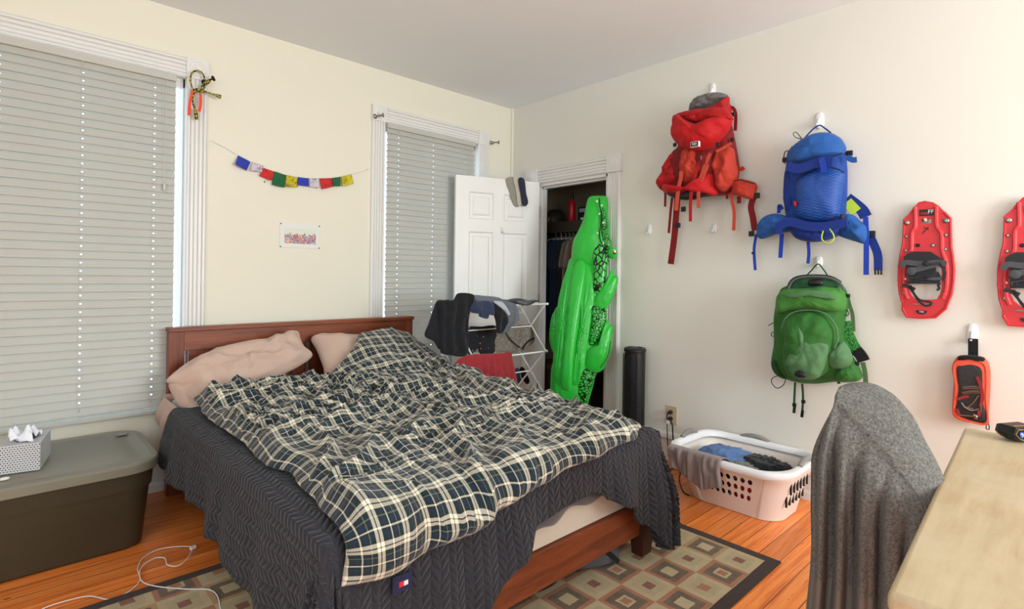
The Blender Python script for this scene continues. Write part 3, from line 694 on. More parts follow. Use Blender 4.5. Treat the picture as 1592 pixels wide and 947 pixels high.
pp_ = lambda pts, n=0: [PP(a, b, PO+PN*n, PN) for a, b in pts]
pf = lambda q_: .009*(1-abs(noise.noise(Vector((q_.x*5+q_.z*6, q_.z*16-q_.x*5, 3)))*2))+.005*math.sin(q_.x*38+q_.z*25+3*noise.noise(q_*5))
o = puff(pp_([(258,594),(272,580),(300,560),(345,543),(400,533),(440,522),(463,517),(467,527),(473,540),(486,552),(470,566),(440,582),(400,602),(360,618),(320,622),(300,606),(280,598)]), PN, .085, .55, wr=.024, wsc=12, rings=24, k=4, seed=1, power=2.4, folds=pf).build('pillow', M['pillow'], None, angle=80)
top(o, (-2.33, -.36, .62)); tag(o, 'dusty pink pillow leaning on the left half of the headboard', 'pillow', 'pillows at the headboard')
o = puff(pp_([(262,596),(290,594),(330,600),(372,615),(360,650),(330,668),(300,655),(282,640),(272,622)], -.03), PN, .06, .5, wr=.022, wsc=12, rings=18, k=4, seed=5, power=2.6, folds=lambda q_: .007*math.sin(q_.x*70+q_.z*40+3*noise.noise(q_*7))).build('pillow', M['pillow'], None, angle=80)
top(o, (-2.5, -.4, .58)); tag(o, 'crumpled pink pillow lying under the leaning left pillow', 'pillow', 'pillows at the headboard')
R2 = Matrix.Rotation(math.radians(6), 3, 'Y') @ Matrix.Rotation(math.radians(36), 3, 'X')
pillow((-1.60, -.33, .69), .36, .22, .18, R2, 'pillow', 'pink pillow mostly hidden under the plaid comforter at the right', M['pillow'], 9)

# comforter
t = NT('plaid_flannel'); uv = t.coord('UV'); u, v, _ = t.xyz(uv); P_ = .084
dk, nv_, cr_, tn = lin(22, 38, 40), lin(30, 42, 60), lin(216, 208, 186), lin(112, 114, 100)
def stripes(a, o_):
    f = t.m('FRACT', t.m('ADD', t.m('DIVIDE', a, P_), o_))
    return t.ramp(f, [(0, cr_), (.10, dk), (.135, cr_), (.25, dk), (.40, nv_), (.48, dk), (.555, cr_), (.60, dk), (.66, nv_), (.76, dk), (.82, tn), (.85, dk)], 'CONSTANT')
a_, b_ = stripes(u, .1), stripes(v, .35)
tw = t.m('GREATER_THAN', t.m('FRACT', t.m('MULTIPLY', t.m('ADD', u, v), 220)), .5)
pl = t.mix(t.m('ADD', .42, t.m('MULTIPLY', tw, .16)), a_, b_)
t.col(pl); t.set(.9, 0, .2); t.bump(t.noise(uv, 55, 4, .6), .35, .006); t.b.inputs['Sheen Weight'].default_value = .2; M['plaid'] = t.mat
LE = [(-.5, -2.655), (-1.0, -2.69), (-1.4, -2.68), (-1.72, -2.70), (-1.83, -2.665), (-2.0, -2.685), (-2.2, -2.71), (-2.6, -2.73)]
def left_x(y): return lerp_pts([(-a, b) for a, b in LE], -y)
RE = [(.3, -1.14), (.5, -1.14), (1.06, -1.13), (1.6, -1.27), (1.85, -1.25), (2.3, -1.31)]
HE = [(0, -.55), (.12, -.56), (.3, -.60), (.45, -.56), (.58, -.47), (.68, -.33), (.80, -.27), (.92, -.30), (1, -.36)]
FE = [(0, .16), (.1, .165), (.25, .14), (.35, .11), (.5, .075), (.7, .06), (.9, .05), (1, .02)]
def ridged(p): return 1-abs(noise.noise(p))*2
def bump_pillow(x, y):
    z_ = 0
    g = lambda cx, cy, sx, sy, h: h*math.exp(-((x-cx)/sx)**4-((y-cy)/sy)**2)
    z_ += g(-1.52, -.30, .33, .33, .245) + g(-2.20, -.36, .42, .22, .10)
    return z_
def comf(u, v):
    yh = lerp_pts(HE, u); fo = lerp_pts(FE, u); y = yh+(-2.262-fo-yh)*v
    xl = left_x(y); xr = lerp_pts(RE, -y); x = xl+(xr-xl)*u
    e = min(u, 1-u)*(xr-xl); ef = min(v, 1-v)*1.8
    warp = Vector((noise.noise(Vector((x*2.3, y*2.3, 5))), noise.noise(Vector((x*2.3, y*2.3, 8))), 0))*.22
    q = Vector((x, y, 0))+warp
    rot = Vector((q.x*.8+q.y*.6, -q.x*.6+q.y*.8, 0))
    a = ridged(Vector((rot.x*3.2, rot.y*7.5, .3)))
    b = ridged(Vector((rot.x*13, rot.y*7, 1.7)))
    c_ = ridged(Vector((q.x*24, q.y*20, 4.1)))
    big = .5+.5*noise.noise(Vector((x*2.6, y*2.6, 11)))
    cz = math.exp(-((x+2.15)/.35)**2-((y+1.1)/.6)**2)
    calm = 1-.75*math.exp(-((x+1.5)/.35)**4-((y+.35)/.32)**2)
    hgt = calm*(.044*max(0, a)**1.5 + .022*max(0, b)**1.5*(.6+1.3*cz) + .011*max(0, c_)*(.6+1.2*cz)) + .022*big
    edge = sm(0, .07, min(e, ef+.02)); zt = .592 + bump_pillow(x, y)
    p, d, n = drape(x, y, zt, .02)
    bl = sm(0, .09, d); up = (n*bl+Vector((0, 0, 1))*(1-.95*bl)).normalized()
    rim = .018*math.sqrt(max(0, 1-(1-min(1, min(e, ef)/.05))**2))
    wob = Vector((noise.noise(Vector((x*9, y*9, 21))), noise.noise(Vector((x*9, y*9, 27))), 0))*.012
    p += up*(hgt*edge+rim+.006) + wob
    p += n*(.022+.014*math.sin(x*21))*sm(0, .10, d)
    uvx = u*1.52+.0*y + .016*noise.noise(Vector((x*3, y*3, 31))) + .35*hgt; uvy = y - .05*sm(0, .09, d) + .016*noise.noise(Vector((x*3, y*3, 35))) + .35*hgt
    return p, (uvx, uvy)
cm = clothgrid(comf, 260, 300).build('comforter', M['plaid'], None, solid=.028, soff=-1, angle=85)
top(cm, (-1.95, -1.3, .45)); tag(cm, 'rumpled green, navy and cream plaid comforter spread over the bed', 'comforter')
navy = cloth('navy_label', (28, 34, 70), .05)
lo = Vector((-2.545, -2.325, .415))
box('label_tab', (lo.x-.03, lo.y-.006, lo.z-.032), (lo.x+.03, lo.y-.002, lo.z+.012), navy, cm)
lt = [o_ for o_ in C.objects if o_.name == 'label_tab'][0]; ORI['label_tab'] = ORI[cm.name]
box('emblem', (lo.x-.012, lo.y-.008, lo.z-.018), (lo.x+.002, lo.y-.006, lo.z-.004), plain('label_red', (210, 40, 50), .7), lt)
box('emblem', (lo.x+.003, lo.y-.008, lo.z-.018), (lo.x+.016, lo.y-.006, lo.z-.006), M['white'], lt)

# bag under the bed
ol = [(-1.66, -2.02), (-1.62, -2.13), (-1.52, -2.20), (-1.42, -2.22), (-1.36, -2.20), (-1.33, -2.12), (-1.36, -2.02), (-1.5, -1.98)]
mb = puff([Vector((a, b, .03)) for a, b in ol], (0, 0, 1), .085, .2, wr=.02, wsc=14, seed=3, power=3)
bg_ = mb.build('tote_bag', cloth('grey_bag', (86, 88, 96), .1, .1, .2, 30, .6), None); top(bg_, (-1.5, -2.1, .012)); tag(bg_, 'grey soft bag with a dark underside lying under the bed foot', 'bag')
o = ribbon([(-1.60, -2.10, .11), (-1.56, -2.17, .12), (-1.48, -2.20, .09), (-1.42, -2.24, .03)], (0, -1, .4), .02, .004).build('bag_strap', M['nylonblack'], bg_)
mb = puff([Vector((a-.35, b+.05, .03)) for a, b in ol], (0, 0, 1), .06, .2, wr=.02, wsc=14, seed=8, power=3)
o = mb.build('duffel_bag', M['nylonblack'], None); top(o, (-1.85, -2.05, .012)); tag(o, 'black soft bag behind the grey bag under the bed', 'bag')

# ------------------------------------------------------------------ storage tote
M['tote'] = plain('olive_grey_plastic', (64, 58, 42), .45, var=.04, bump=.05, bsc=300); M['lid'] = plain('grey_lid_plastic', (128, 124, 108), .42, var=.04, bump=.05, bsc=300)
tx0, tx1, ty0, ty1 = -3.86, -2.815, -.745, -.075
tote = thing('storage_tote', 'large olive grey plastic storage tote with a grey lid under the left window', 'storage tote', ((tx0+tx1)/2, (ty0+ty1)/2, 0))
def rr3(x0, y0, x1, y1, r, z_): return [Vector((a, b, z_)) for a, b in rrect(x0, y0, x1, y1, r, 8)]
rings = []
for z_, e, r in ((0, .075, .07), (.012, .062, .075), (.27, .035, .10), (.272, .028, .10), (.355, .02, .11)): rings.append(rr3(tx0+e, ty0+e, tx1-e, ty1-e, r, z_))
MB().loft(rings).build('body', M['tote'], tote, angle=30)
rings = []
for z_, e, r in ((.348, .006, .13), (.352, 0, .135), (.386, 0, .135), (.394, .006, .13), (.396, .03, .12), (.388, .045, .11), (.388, .09, .10), (.393, .10, .10)): rings.append(rr3(tx0+e, ty0+e, tx1-e, ty1-e, r, z_))
MB().loft(rings).build('lid', M['lid'], tote, angle=30)
box('latch', (-2.925, -.20, .392), (-2.88, -.15, .402), M['lid'], tote, bevel=.004)
# tissue box
t = NT('circle_pattern_card'); uv = t.coord('UV'); u, v, _ = t.xyz(uv)
def cell(uo, vo):
    a = t.m('SUBTRACT', t.m('FRACT', t.m('ADD', t.m('MULTIPLY', u, 95), uo)), .5); b = t.m('SUBTRACT', t.m('FRACT', t.m('ADD', t.m('MULTIPLY', v, 55), vo)), .5)
    r = t.m('SQRT', t.m('ADD', t.m('MULTIPLY', a, a), t.m('MULTIPLY', t.m('MULTIPLY', b, b), 1.0)))
    return t.m('LESS_THAN', t.m('ABSOLUTE', t.m('SUBTRACT', r, .30)), .09)
f = t.m('MAXIMUM', cell(0, 0), cell(.5, .5)); t.col(t.mix(f, lin(52, 54, 60), lin(226, 226, 228))); t.set(.5); M['tissuebox'] = t.mat
tb = thing('tissue_box', 'grey tissue box with a ring pattern standing on the tote lid', 'tissue box', (-3.30, -.42, .396))
A0, A1 = Vector((-3.362, -.548, .397)), Vector((-3.235, -.572, .397)); U_ = (A1-A0).normalized(); V_ = Vector((.06, 1, 0)); V_ = (V_-U_*V_.dot(U_)).normalized(); BW, BD, BH = (A1-A0).length, .235, .115
c8 = lambda u, v, z_: A0+U_*u+V_*v+Vector((0, 0, z_))
mb = MB(); uvs = []
def face(P, w_, h_):
    mb.add(P, [(0, 1, 2, 3)]); uvs.extend([(0, 0), (w_, 0), (w_, h_), (0, h_)])
face([c8(0, 0, 0), c8(BW, 0, 0), c8(BW, 0, BH), c8(0, 0, BH)], BW, BH); face([c8(BW, 0, 0), c8(BW, BD, 0), c8(BW, BD, BH), c8(BW, 0, BH)], BD, BH)
face([c8(0, BD, 0), c8(0, 0, 0), c8(0, 0, BH), c8(0, BD, BH)], BD, BH); face([c8(BW, BD, 0), c8(0, BD, 0), c8(0, BD, BH), c8(BW, BD, BH)], BW, BH)
nE = 28; oc = [(BW/2+.036*math.cos(2*pi*i/nE), BD*.5+.075*math.sin(2*pi*i/nE)) for i in range(nE)]
def sqp(a):
    x_, y_ = math.cos(a), math.sin(a); k_ = min((BW/2)/max(abs(x_), 1e-6), (BD/2)/max(abs(y_), 1e-6)); return (BW/2+x_*k_, BD/2+y_*k_)
o_ = len(mb.v); cang = [math.atan2(b, a) for a, b in ((BW/2, BD/2), (-BW/2, BD/2), (-BW/2, -BD/2), (BW/2, -BD/2))]
angs = sorted([2*pi*i/nE-pi for i in range(nE)]+cang)
for a in angs:
    s_ = sqp(a); i_ = (BW/2+.036*math.cos(a), BD*.5+.075*math.sin(a))
    mb.v += [c8(s_[0], s_[1], BH), c8(i_[0], i_[1], BH)]; uvs += [s_, i_]
K = len(angs)
for i in range(K): j = (i+1) % K; mb.f.append((o_+2*i, o_+2*j, o_+2*j+1, o_+2*i+1))
mb.uv = uvs; mb.build('carton', M['tissuebox'], tb, smooth=False, solid=.0012)
box('inner', (-3.33, -.52, .40), (-3.25, -.36, .47), plain('tissue_inner', (120, 120, 124), .8), tb)
tm = cloth('tissue_paper', (236, 238, 244), .02, 0, .2, 40)
def tis(u, v):
    x = .028+.075*u; y = .03+.13*v; z_ = BH+.012+.05*math.sin(pi*min(1, v*1.1))*(.55+.5*math.sin(u*9+v*3))*.8+.01*math.sin(v*25+u*5)
    return c8(x-.012*math.sin(v*6), y, z_)
MB().grid(tis, 24, 24).build('tissue', tm, tb, solid=.001)
o = MB().lathe(PZ(7, 746, .397), [(.012, 0), (.014, .003), (.012, .008), (.005, .010)], 16, sx=1.2, sy=.8).build('earphone_case', M['white'], None, angle=80)
top(o, PZ(7, 746, .397)); tag(o, 'tiny white plastic cap lying on the tote lid before the tissue box', 'plastic cap')
# white charging cable
pts = [PZ(px, py, .006) for px, py in ((65,947),(90,938),(137,927),(170,932),(200,920),(218,902),(214,885),(222,868),(245,855),(275,850),(298,850))]
cab = thing('charging_cable', 'thin white charging cable looping on the floor left of the bed', 'cable', pts[-1])
MB().tube(cr(pts, 6, False), .0022, 6).build('wire', M['white'], cab)
MB().tube(cr([PZ(px, py, .012) for px, py in ((298,856),(290,870),(275,880),(260,878),(256,868),(240,868),(222,880),(217,892),(222,905),(245,912),(290,916),(325,917),(338,927),(343,947))], 6, False), .0022, 6).build('wire', M['white'], cab)
MB().box((-.012, -.008, 0), (.012, .008, .014), Matrix.Rotation(.4, 3, 'Z'), PZ(300, 854, .004)).build('plug', M['white'], cab, smooth=False, bevel=.002)

# ------------------------------------------------------------------ backpacks on the right wall
NX = (-1, 0, 0)
def tr(ox, oy, s): return lambda pts, x: [PX(ox+a/s, oy+b/s, x) for a, b in pts]
A_ = tr(1010, 130, 6.767); B_ = tr(1010, 230, 4.983)
def nyl(name, rgb, rough=.62): return cloth(name, rgb, .10, .05, .45, 26, rough)
rb, rl, ro, rd, rs = nyl('red_nylon', (176, 24, 28)), nyl('bright_red_nylon', (190, 22, 27)), nyl('orange_red_nylon', (186, 56, 40)), nyl('dark_red_nylon', (124, 20, 25)), nyl('strap_orange', (200, 78, 58))
gy = nyl('grey_lining', (112, 108, 106)); bkn = M['nylonblack']
def pk(name, ol, mt, root, front, back=.5, wr=.014, wsc=14, seed=0, power=2.6, folds=None, k=6, rings=14):
    return puff(ol, NX, front, back, wr=wr, wsc=wsc, seed=seed, power=power, folds=folds, rings=rings, k=k).build(name, mt, root, angle=80)
vf = lambda amp, fr, sk=0: (lambda q: amp*math.sin(q.y*fr+q.z*sk+3*noise.noise(q*5)))
root = thing('hiking_backpack', 'red hiking backpack with a roll top hood and dangling straps, left of the blue one', 'backpack', PX(1095, 300, 0), 'backpacks hanging on the wall')
pk('main_body', A_([(640,250),(835,200),(860,420),(900,620),(930,800)], -.09)+B_([(690,200),(640,345),(500,372),(300,385),(150,352),(70,300),(110,190),(190,40)], -.09)+A_([(330,640),(420,300)], -.09), rd, root, .11, .8, .02, folds=vf(.006, 50))
pk('inner_sleeve', A_([(422,290),(435,225),(462,182),(520,145),(590,115),(670,98),(750,95),(828,128),(790,170),(740,205),(640,258),(520,275)], -.10), gy, root, .05, .6, .02, 22, 3)
pk('collar', A_([(600,268),(740,205),(828,136),(836,200),(850,250),(872,345),(868,385),(760,330),(640,300)], -.12), rb, root, .06, .6, .012, 20, 4)
pk('side_pocket', B_([(190,40),(255,105),(262,190),(235,260),(150,320),(100,330),(60,285),(78,240),(108,190),(140,110)], -.13), rb, root, .07, .6, .02, 18, 6, folds=vf(.008, 60, 30))
pk('side_pocket', B_([(545,30),(600,-10),(650,10),(668,110),(684,200),(650,270),(600,325),(565,338),(530,310),(512,210),(492,130)], -.15), ro, root, .07, .6, .02, 18, 7, folds=vf(.008, 70, 25))
pk('base_pocket', B_([(108,285),(180,300),(280,320),(400,290),(505,195),(522,300),(515,365),(400,362),(300,345),(200,372),(118,350)], -.15), rl, root, .09, .6, .02, 15, 8)
pk('front_pocket', B_([(250,60),(285,5),(350,5),(392,60),(410,150),(395,245),(310,268),(238,248),(240,140)], -.17), ro, root, .06, .6, .024, 20, 9)
pk('front_panel', B_([(370,30),(500,5),(520,90),(510,200),(420,250),(375,180)], -.16), rd, root, .07, .6, .01, 20, 10)
pk('base_trim', B_([(130,352),(215,378),(300,330),(400,330),(470,366),(400,385),(330,404),(220,398),(160,376)], -.19), M['black'], root, .03, .8, .004, 20)
pk('hood', A_([(265,348),(330,330),(420,395),(520,430),(640,400),(760,360),(862,375),(850,450),(790,540),(720,630),(640,690),(570,728),(480,715),(380,690),(300,640),(246,530),(268,440)], -.17), rl, root, .12, .6, .022, 11, 11)
pk('hood_roll', A_([(262,350),(300,318),(415,285),(520,268),(640,262),(780,262),(868,330),(866,378),(780,388),(660,392),(560,412),(440,400),(340,365)], -.19), rb, root, .055, .8, .016, 18, 12)
for pts, w_, m_ in (([(245,180),(240,240),(222,320),(205,485)], .026, rs), ([(395,100),(360,190),(335,290),(318,400),(316,570)], .021, rb), ([(470,40),(430,130),(395,230),(350,330)], .022, rs), ([(450,130),(420,210),(382,300),(378,465)], .022, rs),
    ([(175,385),(165,470),(148,660)], .018, rd), ([(215,385),(205,520),(190,700),(163,900)], .045, rd), ([(620,320),(640,420),(655,500),(650,640)], .020, rs), ([(600,360),(600,395)], .016, rd), ([(692,375),(693,430)], .024, rd), ([(122,350),(120,455)], .016, rd),
    ([(812,370),(785,450),(800,540),(815,640)], .036, rd), ([(190,40),(225,90),(255,140)], .02, rs), ([(675,150),(710,165),(732,150)], .024, ro)):
    ribbon(B_(pts, -.225 if pts[0][1] < 300 and pts[0][0] < 500 and pts[0][0] > 200 else -.10), NX, w_, .003).build('strap', m_, root)
ribbon(A_([(845,250),(880,262),(905,330),(900,495)], -.11), NX, .02, .003).build('strap', rd, root)
ribbon(A_([(700,715),(770,680),(860,628)], -.245), NX, .017, .003).build('strap', rs, root)
pk('hip_pocket', B_([(645,262),(700,238),(822,272),(826,340),(802,400),(700,378),(640,352)], -.11), ro, root, .05, .6, .01, 18, 14)
MB().tube(B_([(655,256),(700,246),(818,280)], -.165), .003, 6).build('zip', M['black'], root)
for p_ in ((832,370),(790,665),(220,600),(262,645/1.358)):
    c_ = B_([p_], -.12)[0]; box('buckle', (c_.x-.008, c_.y-.016, c_.z-.016), (c_.x+.006, c_.y+.016, c_.z+.016), M['black'], root, bevel=.003)
for p_ in ((265,645),(880,325),(870,590),(715,640),(800,245)):
    c_ = A_([p_], -.15 if p_[0] != 715 else -.25)[0]; box('buckle', (c_.x-.008, c_.y-.010, c_.z-.012), (c_.x+.006, c_.y+.010, c_.z+.012), M['black'], root, bevel=.003)
c_ = A_([(474, 638)], -.29)[0]
bd = box('logo_patch', (c_.x-.003, c_.y-.026, c_.z-.016), (c_.x+.02, c_.y+.026, c_.z+.016), M['white'], root)
box('patch_field', (c_.x-.004, c_.y-.0235, c_.z-.0135), (c_.x-.002, c_.y+.0235, c_.z+.0135), M['black'], bd)
text('lettering', 'REI', .022, c_+Vector((-.0045, 0, 0)), (0,-1,0), (0,0,1), M['white'], bd)
MB().tube(A_([(540,760),(545,800)], -.265), .004, 6).build('zip_pull', M['metal'], root)

Bl = tr(1160, 160, 3.383)
b1, b2, b3, b4 = nyl('blue_nylon', (26, 66, 146)), nyl('light_blue_nylon', (36, 88, 160)), nyl('deep_blue_nylon', (24, 50, 132)), nyl('royal_blue_webbing', (32, 64, 172))
lime = nyl('lime_fabric', (190, 220, 70))
root = thing('hiking_backpack', 'blue backpack with a lime carry loop hanging from a tall white hook', 'backpack', PX(1270, 280, 0), 'backpacks hanging on the wall')
pk('main_body', Bl([(300,195),(370,160),(450,165),(512,205),(530,330),(530,500),(520,600),(495,690),(400,728),(300,725),(235,680),(212,590),(200,450),(215,330),(228,250)], -.09), b1, root, .10, .8, .012, 14, 21)
pk('lid', Bl([(228,308),(240,250),(300,195),(370,162),(450,160),(508,200),(522,258),(440,292),(340,305),(262,322)], -.14), b2, root, .10, .6, .012, 13, 22)
pk('lid_pocket', Bl([(232,310),(262,255),(330,222),(420,205),(480,225),(505,262),(440,288),(340,303),(262,318)], -.19), b2, root, .065, .6, .006, 18, 23)
t = NT('embossed_blue_panel'); co = t.coord(); x, y, z = t.xyz(co)
wv = t.m('SINE', t.m('ADD', t.m('MULTIPLY', z, 420), t.m('MULTIPLY', t.m('SINE', t.m('MULTIPLY', y, 130)), 2))); t.bump(wv, .35, .003); t.col(lin(24, 74, 156)); t.set(.5)
pk('front_panel', Bl([(262,410),(310,375),(380,345),(440,335),(516,368),(508,450),(495,540),(478,612),(380,626),(300,618),(266,590),(262,500)], -.17), t.mat, root, .07, .6, .006, 10, 24)
pk('side_panel', Bl([(212,350),(245,360),(258,420),(258,520),(262,600),(225,600),(202,520),(202,440)], -.13), b3, root, .05, .6, .01, 18, 25)
pk('base', Bl([(225,625),(300,650),(400,660),(500,640),(490,690),(400,728),(310,728),(250,700)], -.14), b3, root, .07, .6, .016, 18, 26)
pk('hip_belt_pocket', Bl([(58,655),(95,602),(150,582),(215,596),(250,620),(245,672),(165,688),(75,716)], -.12), b2, root, .06, .6, .014, 18, 27)
pk('hip_belt_pocket', Bl([(515,590),(560,588),(600,620),(645,660),(635,738),(570,728),(480,692),(500,640)], -.12), b2, root, .055, .6, .014, 18, 28)
for pts, w_, m_, x_ in (([(218,330),(280,345),(380,312),(455,306)], .05, b3, -.24), ([(395,290),(405,330),(408,368)], .028, b4, -.252), ([(258,405),(300,360),(350,340)], .03, b3, -.21), ([(160,655),(230,625),(320,648),(420,650),(530,628)], .048, b3, -.235),
    ([(180,630),(172,692)], .03, b4, -.20), ([(55,690),(42,770),(48,880)], .016, b4, -.10), ([(190,560),(175,540),(172,580)], .02, b4, -.1), ([(188,688),(180,815)], .022, b4, -.13), ([(326,730),(330,790),(325,845)], .016, b4, -.12), ([(628,600),(632,720),(631,905)], .024, b4, -.14),
    ([(645,690),(670,740),(692,800),(695,880)], .038, b3, -.10), ([(530,285),(560,300),(582,298)], .028, b2, -.15), ([(530,500),(570,530),(610,565),(630,600)], .055, b3, -.08)):
    ribbon(Bl(pts, x_), NX, w_, .004).build('strap', m_, root)
ribbon(Bl([(530,520),(555,545),(580,572)], -.087), NX, .05, .004).build('strap_lining', lime, root)
MB().tube(cr(Bl([(405,672),(398,715),(425,738),(455,725),(462,700),(440,662)], -.235), 5, False), .0032, 8).build('carry_loop', lime, root)
MB().tube(cr(Bl([(300,195),(330,160),(362,130),(388,118),(412,132),(446,158)], -.06), 5, False), .004, 8).build('haul_loop', b3, root)
MB().tube(cr(Bl([(290,190),(258,180),(248,162),(262,154),(280,172),(292,188)], -.1), 5, False), .0022, 6).build('cord_loop', M['black'], root)
MB().tube(cr(Bl([(205,320),(198,290),(205,258),(222,255),(226,280),(212,320)], -.11), 5, False), .003, 6).build('cord_loop', M['black'], root)
MB().tube(cr(Bl([(238,250),(240,232),(246,236),(244,255)], -.14), 5, False), .003, 6).build('cord_loop', M['black'], root)
MB().tube(cr(Bl([(258,410),(300,372),(340,350)], -.215), 4, False), .003, 6).build('zip', M['black'], root)
MB().tube(cr(Bl([(440,338),(480,348),(516,368)], -.245), 4, False), .003, 6).build('zip', M['black'], root)
MB().tube(cr(Bl([(232,312),(300,322),(400,300),(505,264)], -.235), 4, False), .003, 6).build('zip', M['black'], root)
pk('pull_tab', Bl([(250,520),(262,518),(266,535),(256,545)], -.22), rl, root, .012, .8, 0)
pk('wedge', Bl([(488,615),(508,582),(522,612)], -.20), M['black'], root, .02, .8, 0, k=3)
for p_, s_ in (((205,300), .02), ((545,265), .02), ((660,690), .024), ((36,790), .01), ((520,262), .012)):
    c_ = Bl([p_], -.10)[0]; box('buckle', (c_.x-.008, c_.y-s_*.7, c_.z-s_*.7), (c_.x+.006, c_.y+s_*.7, c_.z+s_*.7), M['black'], root, bevel=.003)
c_ = Bl([(695, 890)], -.10)[0]
for dy in (-.013, 0, .013): box('buckle_prong', (c_.x-.005, c_.y+dy-.004, c_.z-.014), (c_.x+.005, c_.y+dy+.004, c_.z+.014), M['black'], root, bevel=.002)

Gr = tr(1170, 390, 3.507)
g1, g2, g3, g4, g5 = nyl('green_nylon', (48, 106, 42)), nyl('bright_green_nylon', (68, 130, 54)), nyl('sage_green_nylon', (84, 126, 84)), nyl('dark_green_nylon', (30, 72, 40)), nyl('grey_green_webbing', (84, 112, 76))
root = thing('hiking_backpack', 'green backpack with an open zipped top, lowest of the three packs', 'backpack', PX(1265, 520, 0), 'backpacks hanging on the wall')
pk('main_body', Gr([(148,225),(190,190),(300,165),(420,150),(478,175),(512,220),(522,300),(500,420),(520,540),(585,640),(585,705),(440,715),(350,725),(250,718),(170,690),(108,620),(120,500),(120,350)], -.09), g1, root, .10, .8, .016, 14, 31)
pk('opening', Gr([(200,205),(225,160),(320,145),(420,152),(475,185),(440,205),(330,210),(230,212)], -.17), nyl('opening_lining', (38, 82, 50)), root, .02, .8, .006, 20, 32)
pk('inner_gear', Gr([(310,160),(375,155),(385,188),(310,190)], -.185), M['black'], root, .02, .8, 0)
MB().tube(cr(Gr([(195,212),(210,175),(245,150),(330,140),(420,148),(475,175),(500,215)], -.19), 5, False), .006, 8).build('zip_rim', plain('grey_zip', (92, 92, 96), .5), root)
MB().tube(cr(Gr([(195,220),(200,178),(240,144),(330,134),(425,142),(482,172)], -.17), 5, False), .006, 8).build('zip_rim', M['black'], root)
pk('top_panel', Gr([(152,225),(200,205),(300,200),(400,190),(480,205),(512,262),(500,320),(440,335),(330,325),(210,330),(140,340),(130,270)], -.15), g2, root, .09, .6, .016, 14, 33)
pk('top_flap', Gr([(190,240),(280,215),(400,222),(455,262),(400,262),(300,240),(210,258)], -.235), g3, root, .018, .8, .004, 18, 37)
pk('dome_pocket', Gr([(158,420),(185,365),(240,332),(330,326),(400,350),(450,410),(462,480),(440,580),(415,650),(340,700),(240,700),(180,640),(172,540),(180,480)], -.17), g1, root, .09, .6, .014, 16, 34)
MB().tube(cr(Gr([(156,425),(185,362),(240,330),(330,324),(402,348),(452,408),(464,480),(445,530)], -.21), 5, False), .005, 8).build('piping', g3, root)
pk('centre_panel', Gr([(262,392),(290,440),(318,480),(410,508),(408,580),(380,660),(345,695),(240,690),(185,625),(208,540),(235,480),(245,420)], -.215), g3, root, .05, .6, .012, 18, 35)
pk('side_pocket', Gr([(425,545),(470,505),(505,500),(545,580),(520,635),(440,640),(415,600)], -.16), g3, root, .06, .6, .01, 18, 36)
pk('hip_wing', Gr([(455,650),(540,600),(590,680),(570,712),(470,712)], -.13), g1, root, .05, .6, .016, 20, 38)
pk('side_wing', Gr([(105,600),(135,590),(165,660),(180,700),(130,670)], -.12), g4, root, .05, .6, .01, 20, 39)
pk('logo_dash', Gr([(228,668),(255,652),(290,672),(286,692),(240,688)], -.25), M['black'], root, .012, .8, 0)
t = NT('green_mesh'); co = t.coord(); vo = t.n('ShaderNodeTexVoronoi'); t.l(co, vo.inputs['Vector']); vo.inputs['Scale'].default_value = 130
t.col(t.mix(t.m('GREATER_THAN', vo.outputs['Distance'], .45), lin(20, 60, 30), lin(60, 150, 60))); t.set(.8)
ribbon(Gr([(498,385),(515,450),(545,515),(575,560)], -.08), NX, .06, .012).build('shoulder_strap', t.mat, root)
ribbon(Gr([(565,540),(590,570),(608,602)], -.085), NX, .055, .014).build('shoulder_strap_end', bkn, root)
for pts, w_, m_ in (([(518,255),(530,300),(545,350),(550,440)], .018, g5), ([(600,608),(612,660),(617,722)], .022, g5), ([(232,718),(228,800),(225,885)], .011, g4), ([(270,724),(275,800),(269,905)], .011, g4), ([(230,840),(225,885)], .015, bkn), ([(273,870),(268,908)], .015, bkn), ([(465,650),(470,725)], .016, g4)):
    ribbon(Gr(pts, -.08 if pts[0][0] > 400 else -.07), NX, w_, .003).build('strap', m_, root)
MB().tube(cr(Gr([(288,142),(320,108),(356,72),(385,100),(410,138)], -.055), 5, False), .0035, 8).build('haul_loop', g4, root)
for pts in ([(150,380),(110,395),(86,408)], [(128,440),(108,445),(102,460),(116,468),(130,452)], [(150,680),(115,690),(102,715),(130,748),(165,735),(182,700)], [(500,330),(515,325),(526,340),(515,355),(502,348)], [(125,650),(135,670),(160,680)]):
    MB().tube(cr(Gr(pts, -.11), 5, False), .0024, 6).build('cord_loop', M['black'], root)
for p_ in ((440,655),(520,245),(120,580),(570,615),(228,840),(277,822),(145,378)):
    c_ = Gr([p_], -.13 if p_[1] < 700 else -.07)[0]; box('buckle', (c_.x-.007, c_.y-.010, c_.z-.010), (c_.x+.006, c_.y+.010, c_.z+.010), M['black'], root, bevel=.003)

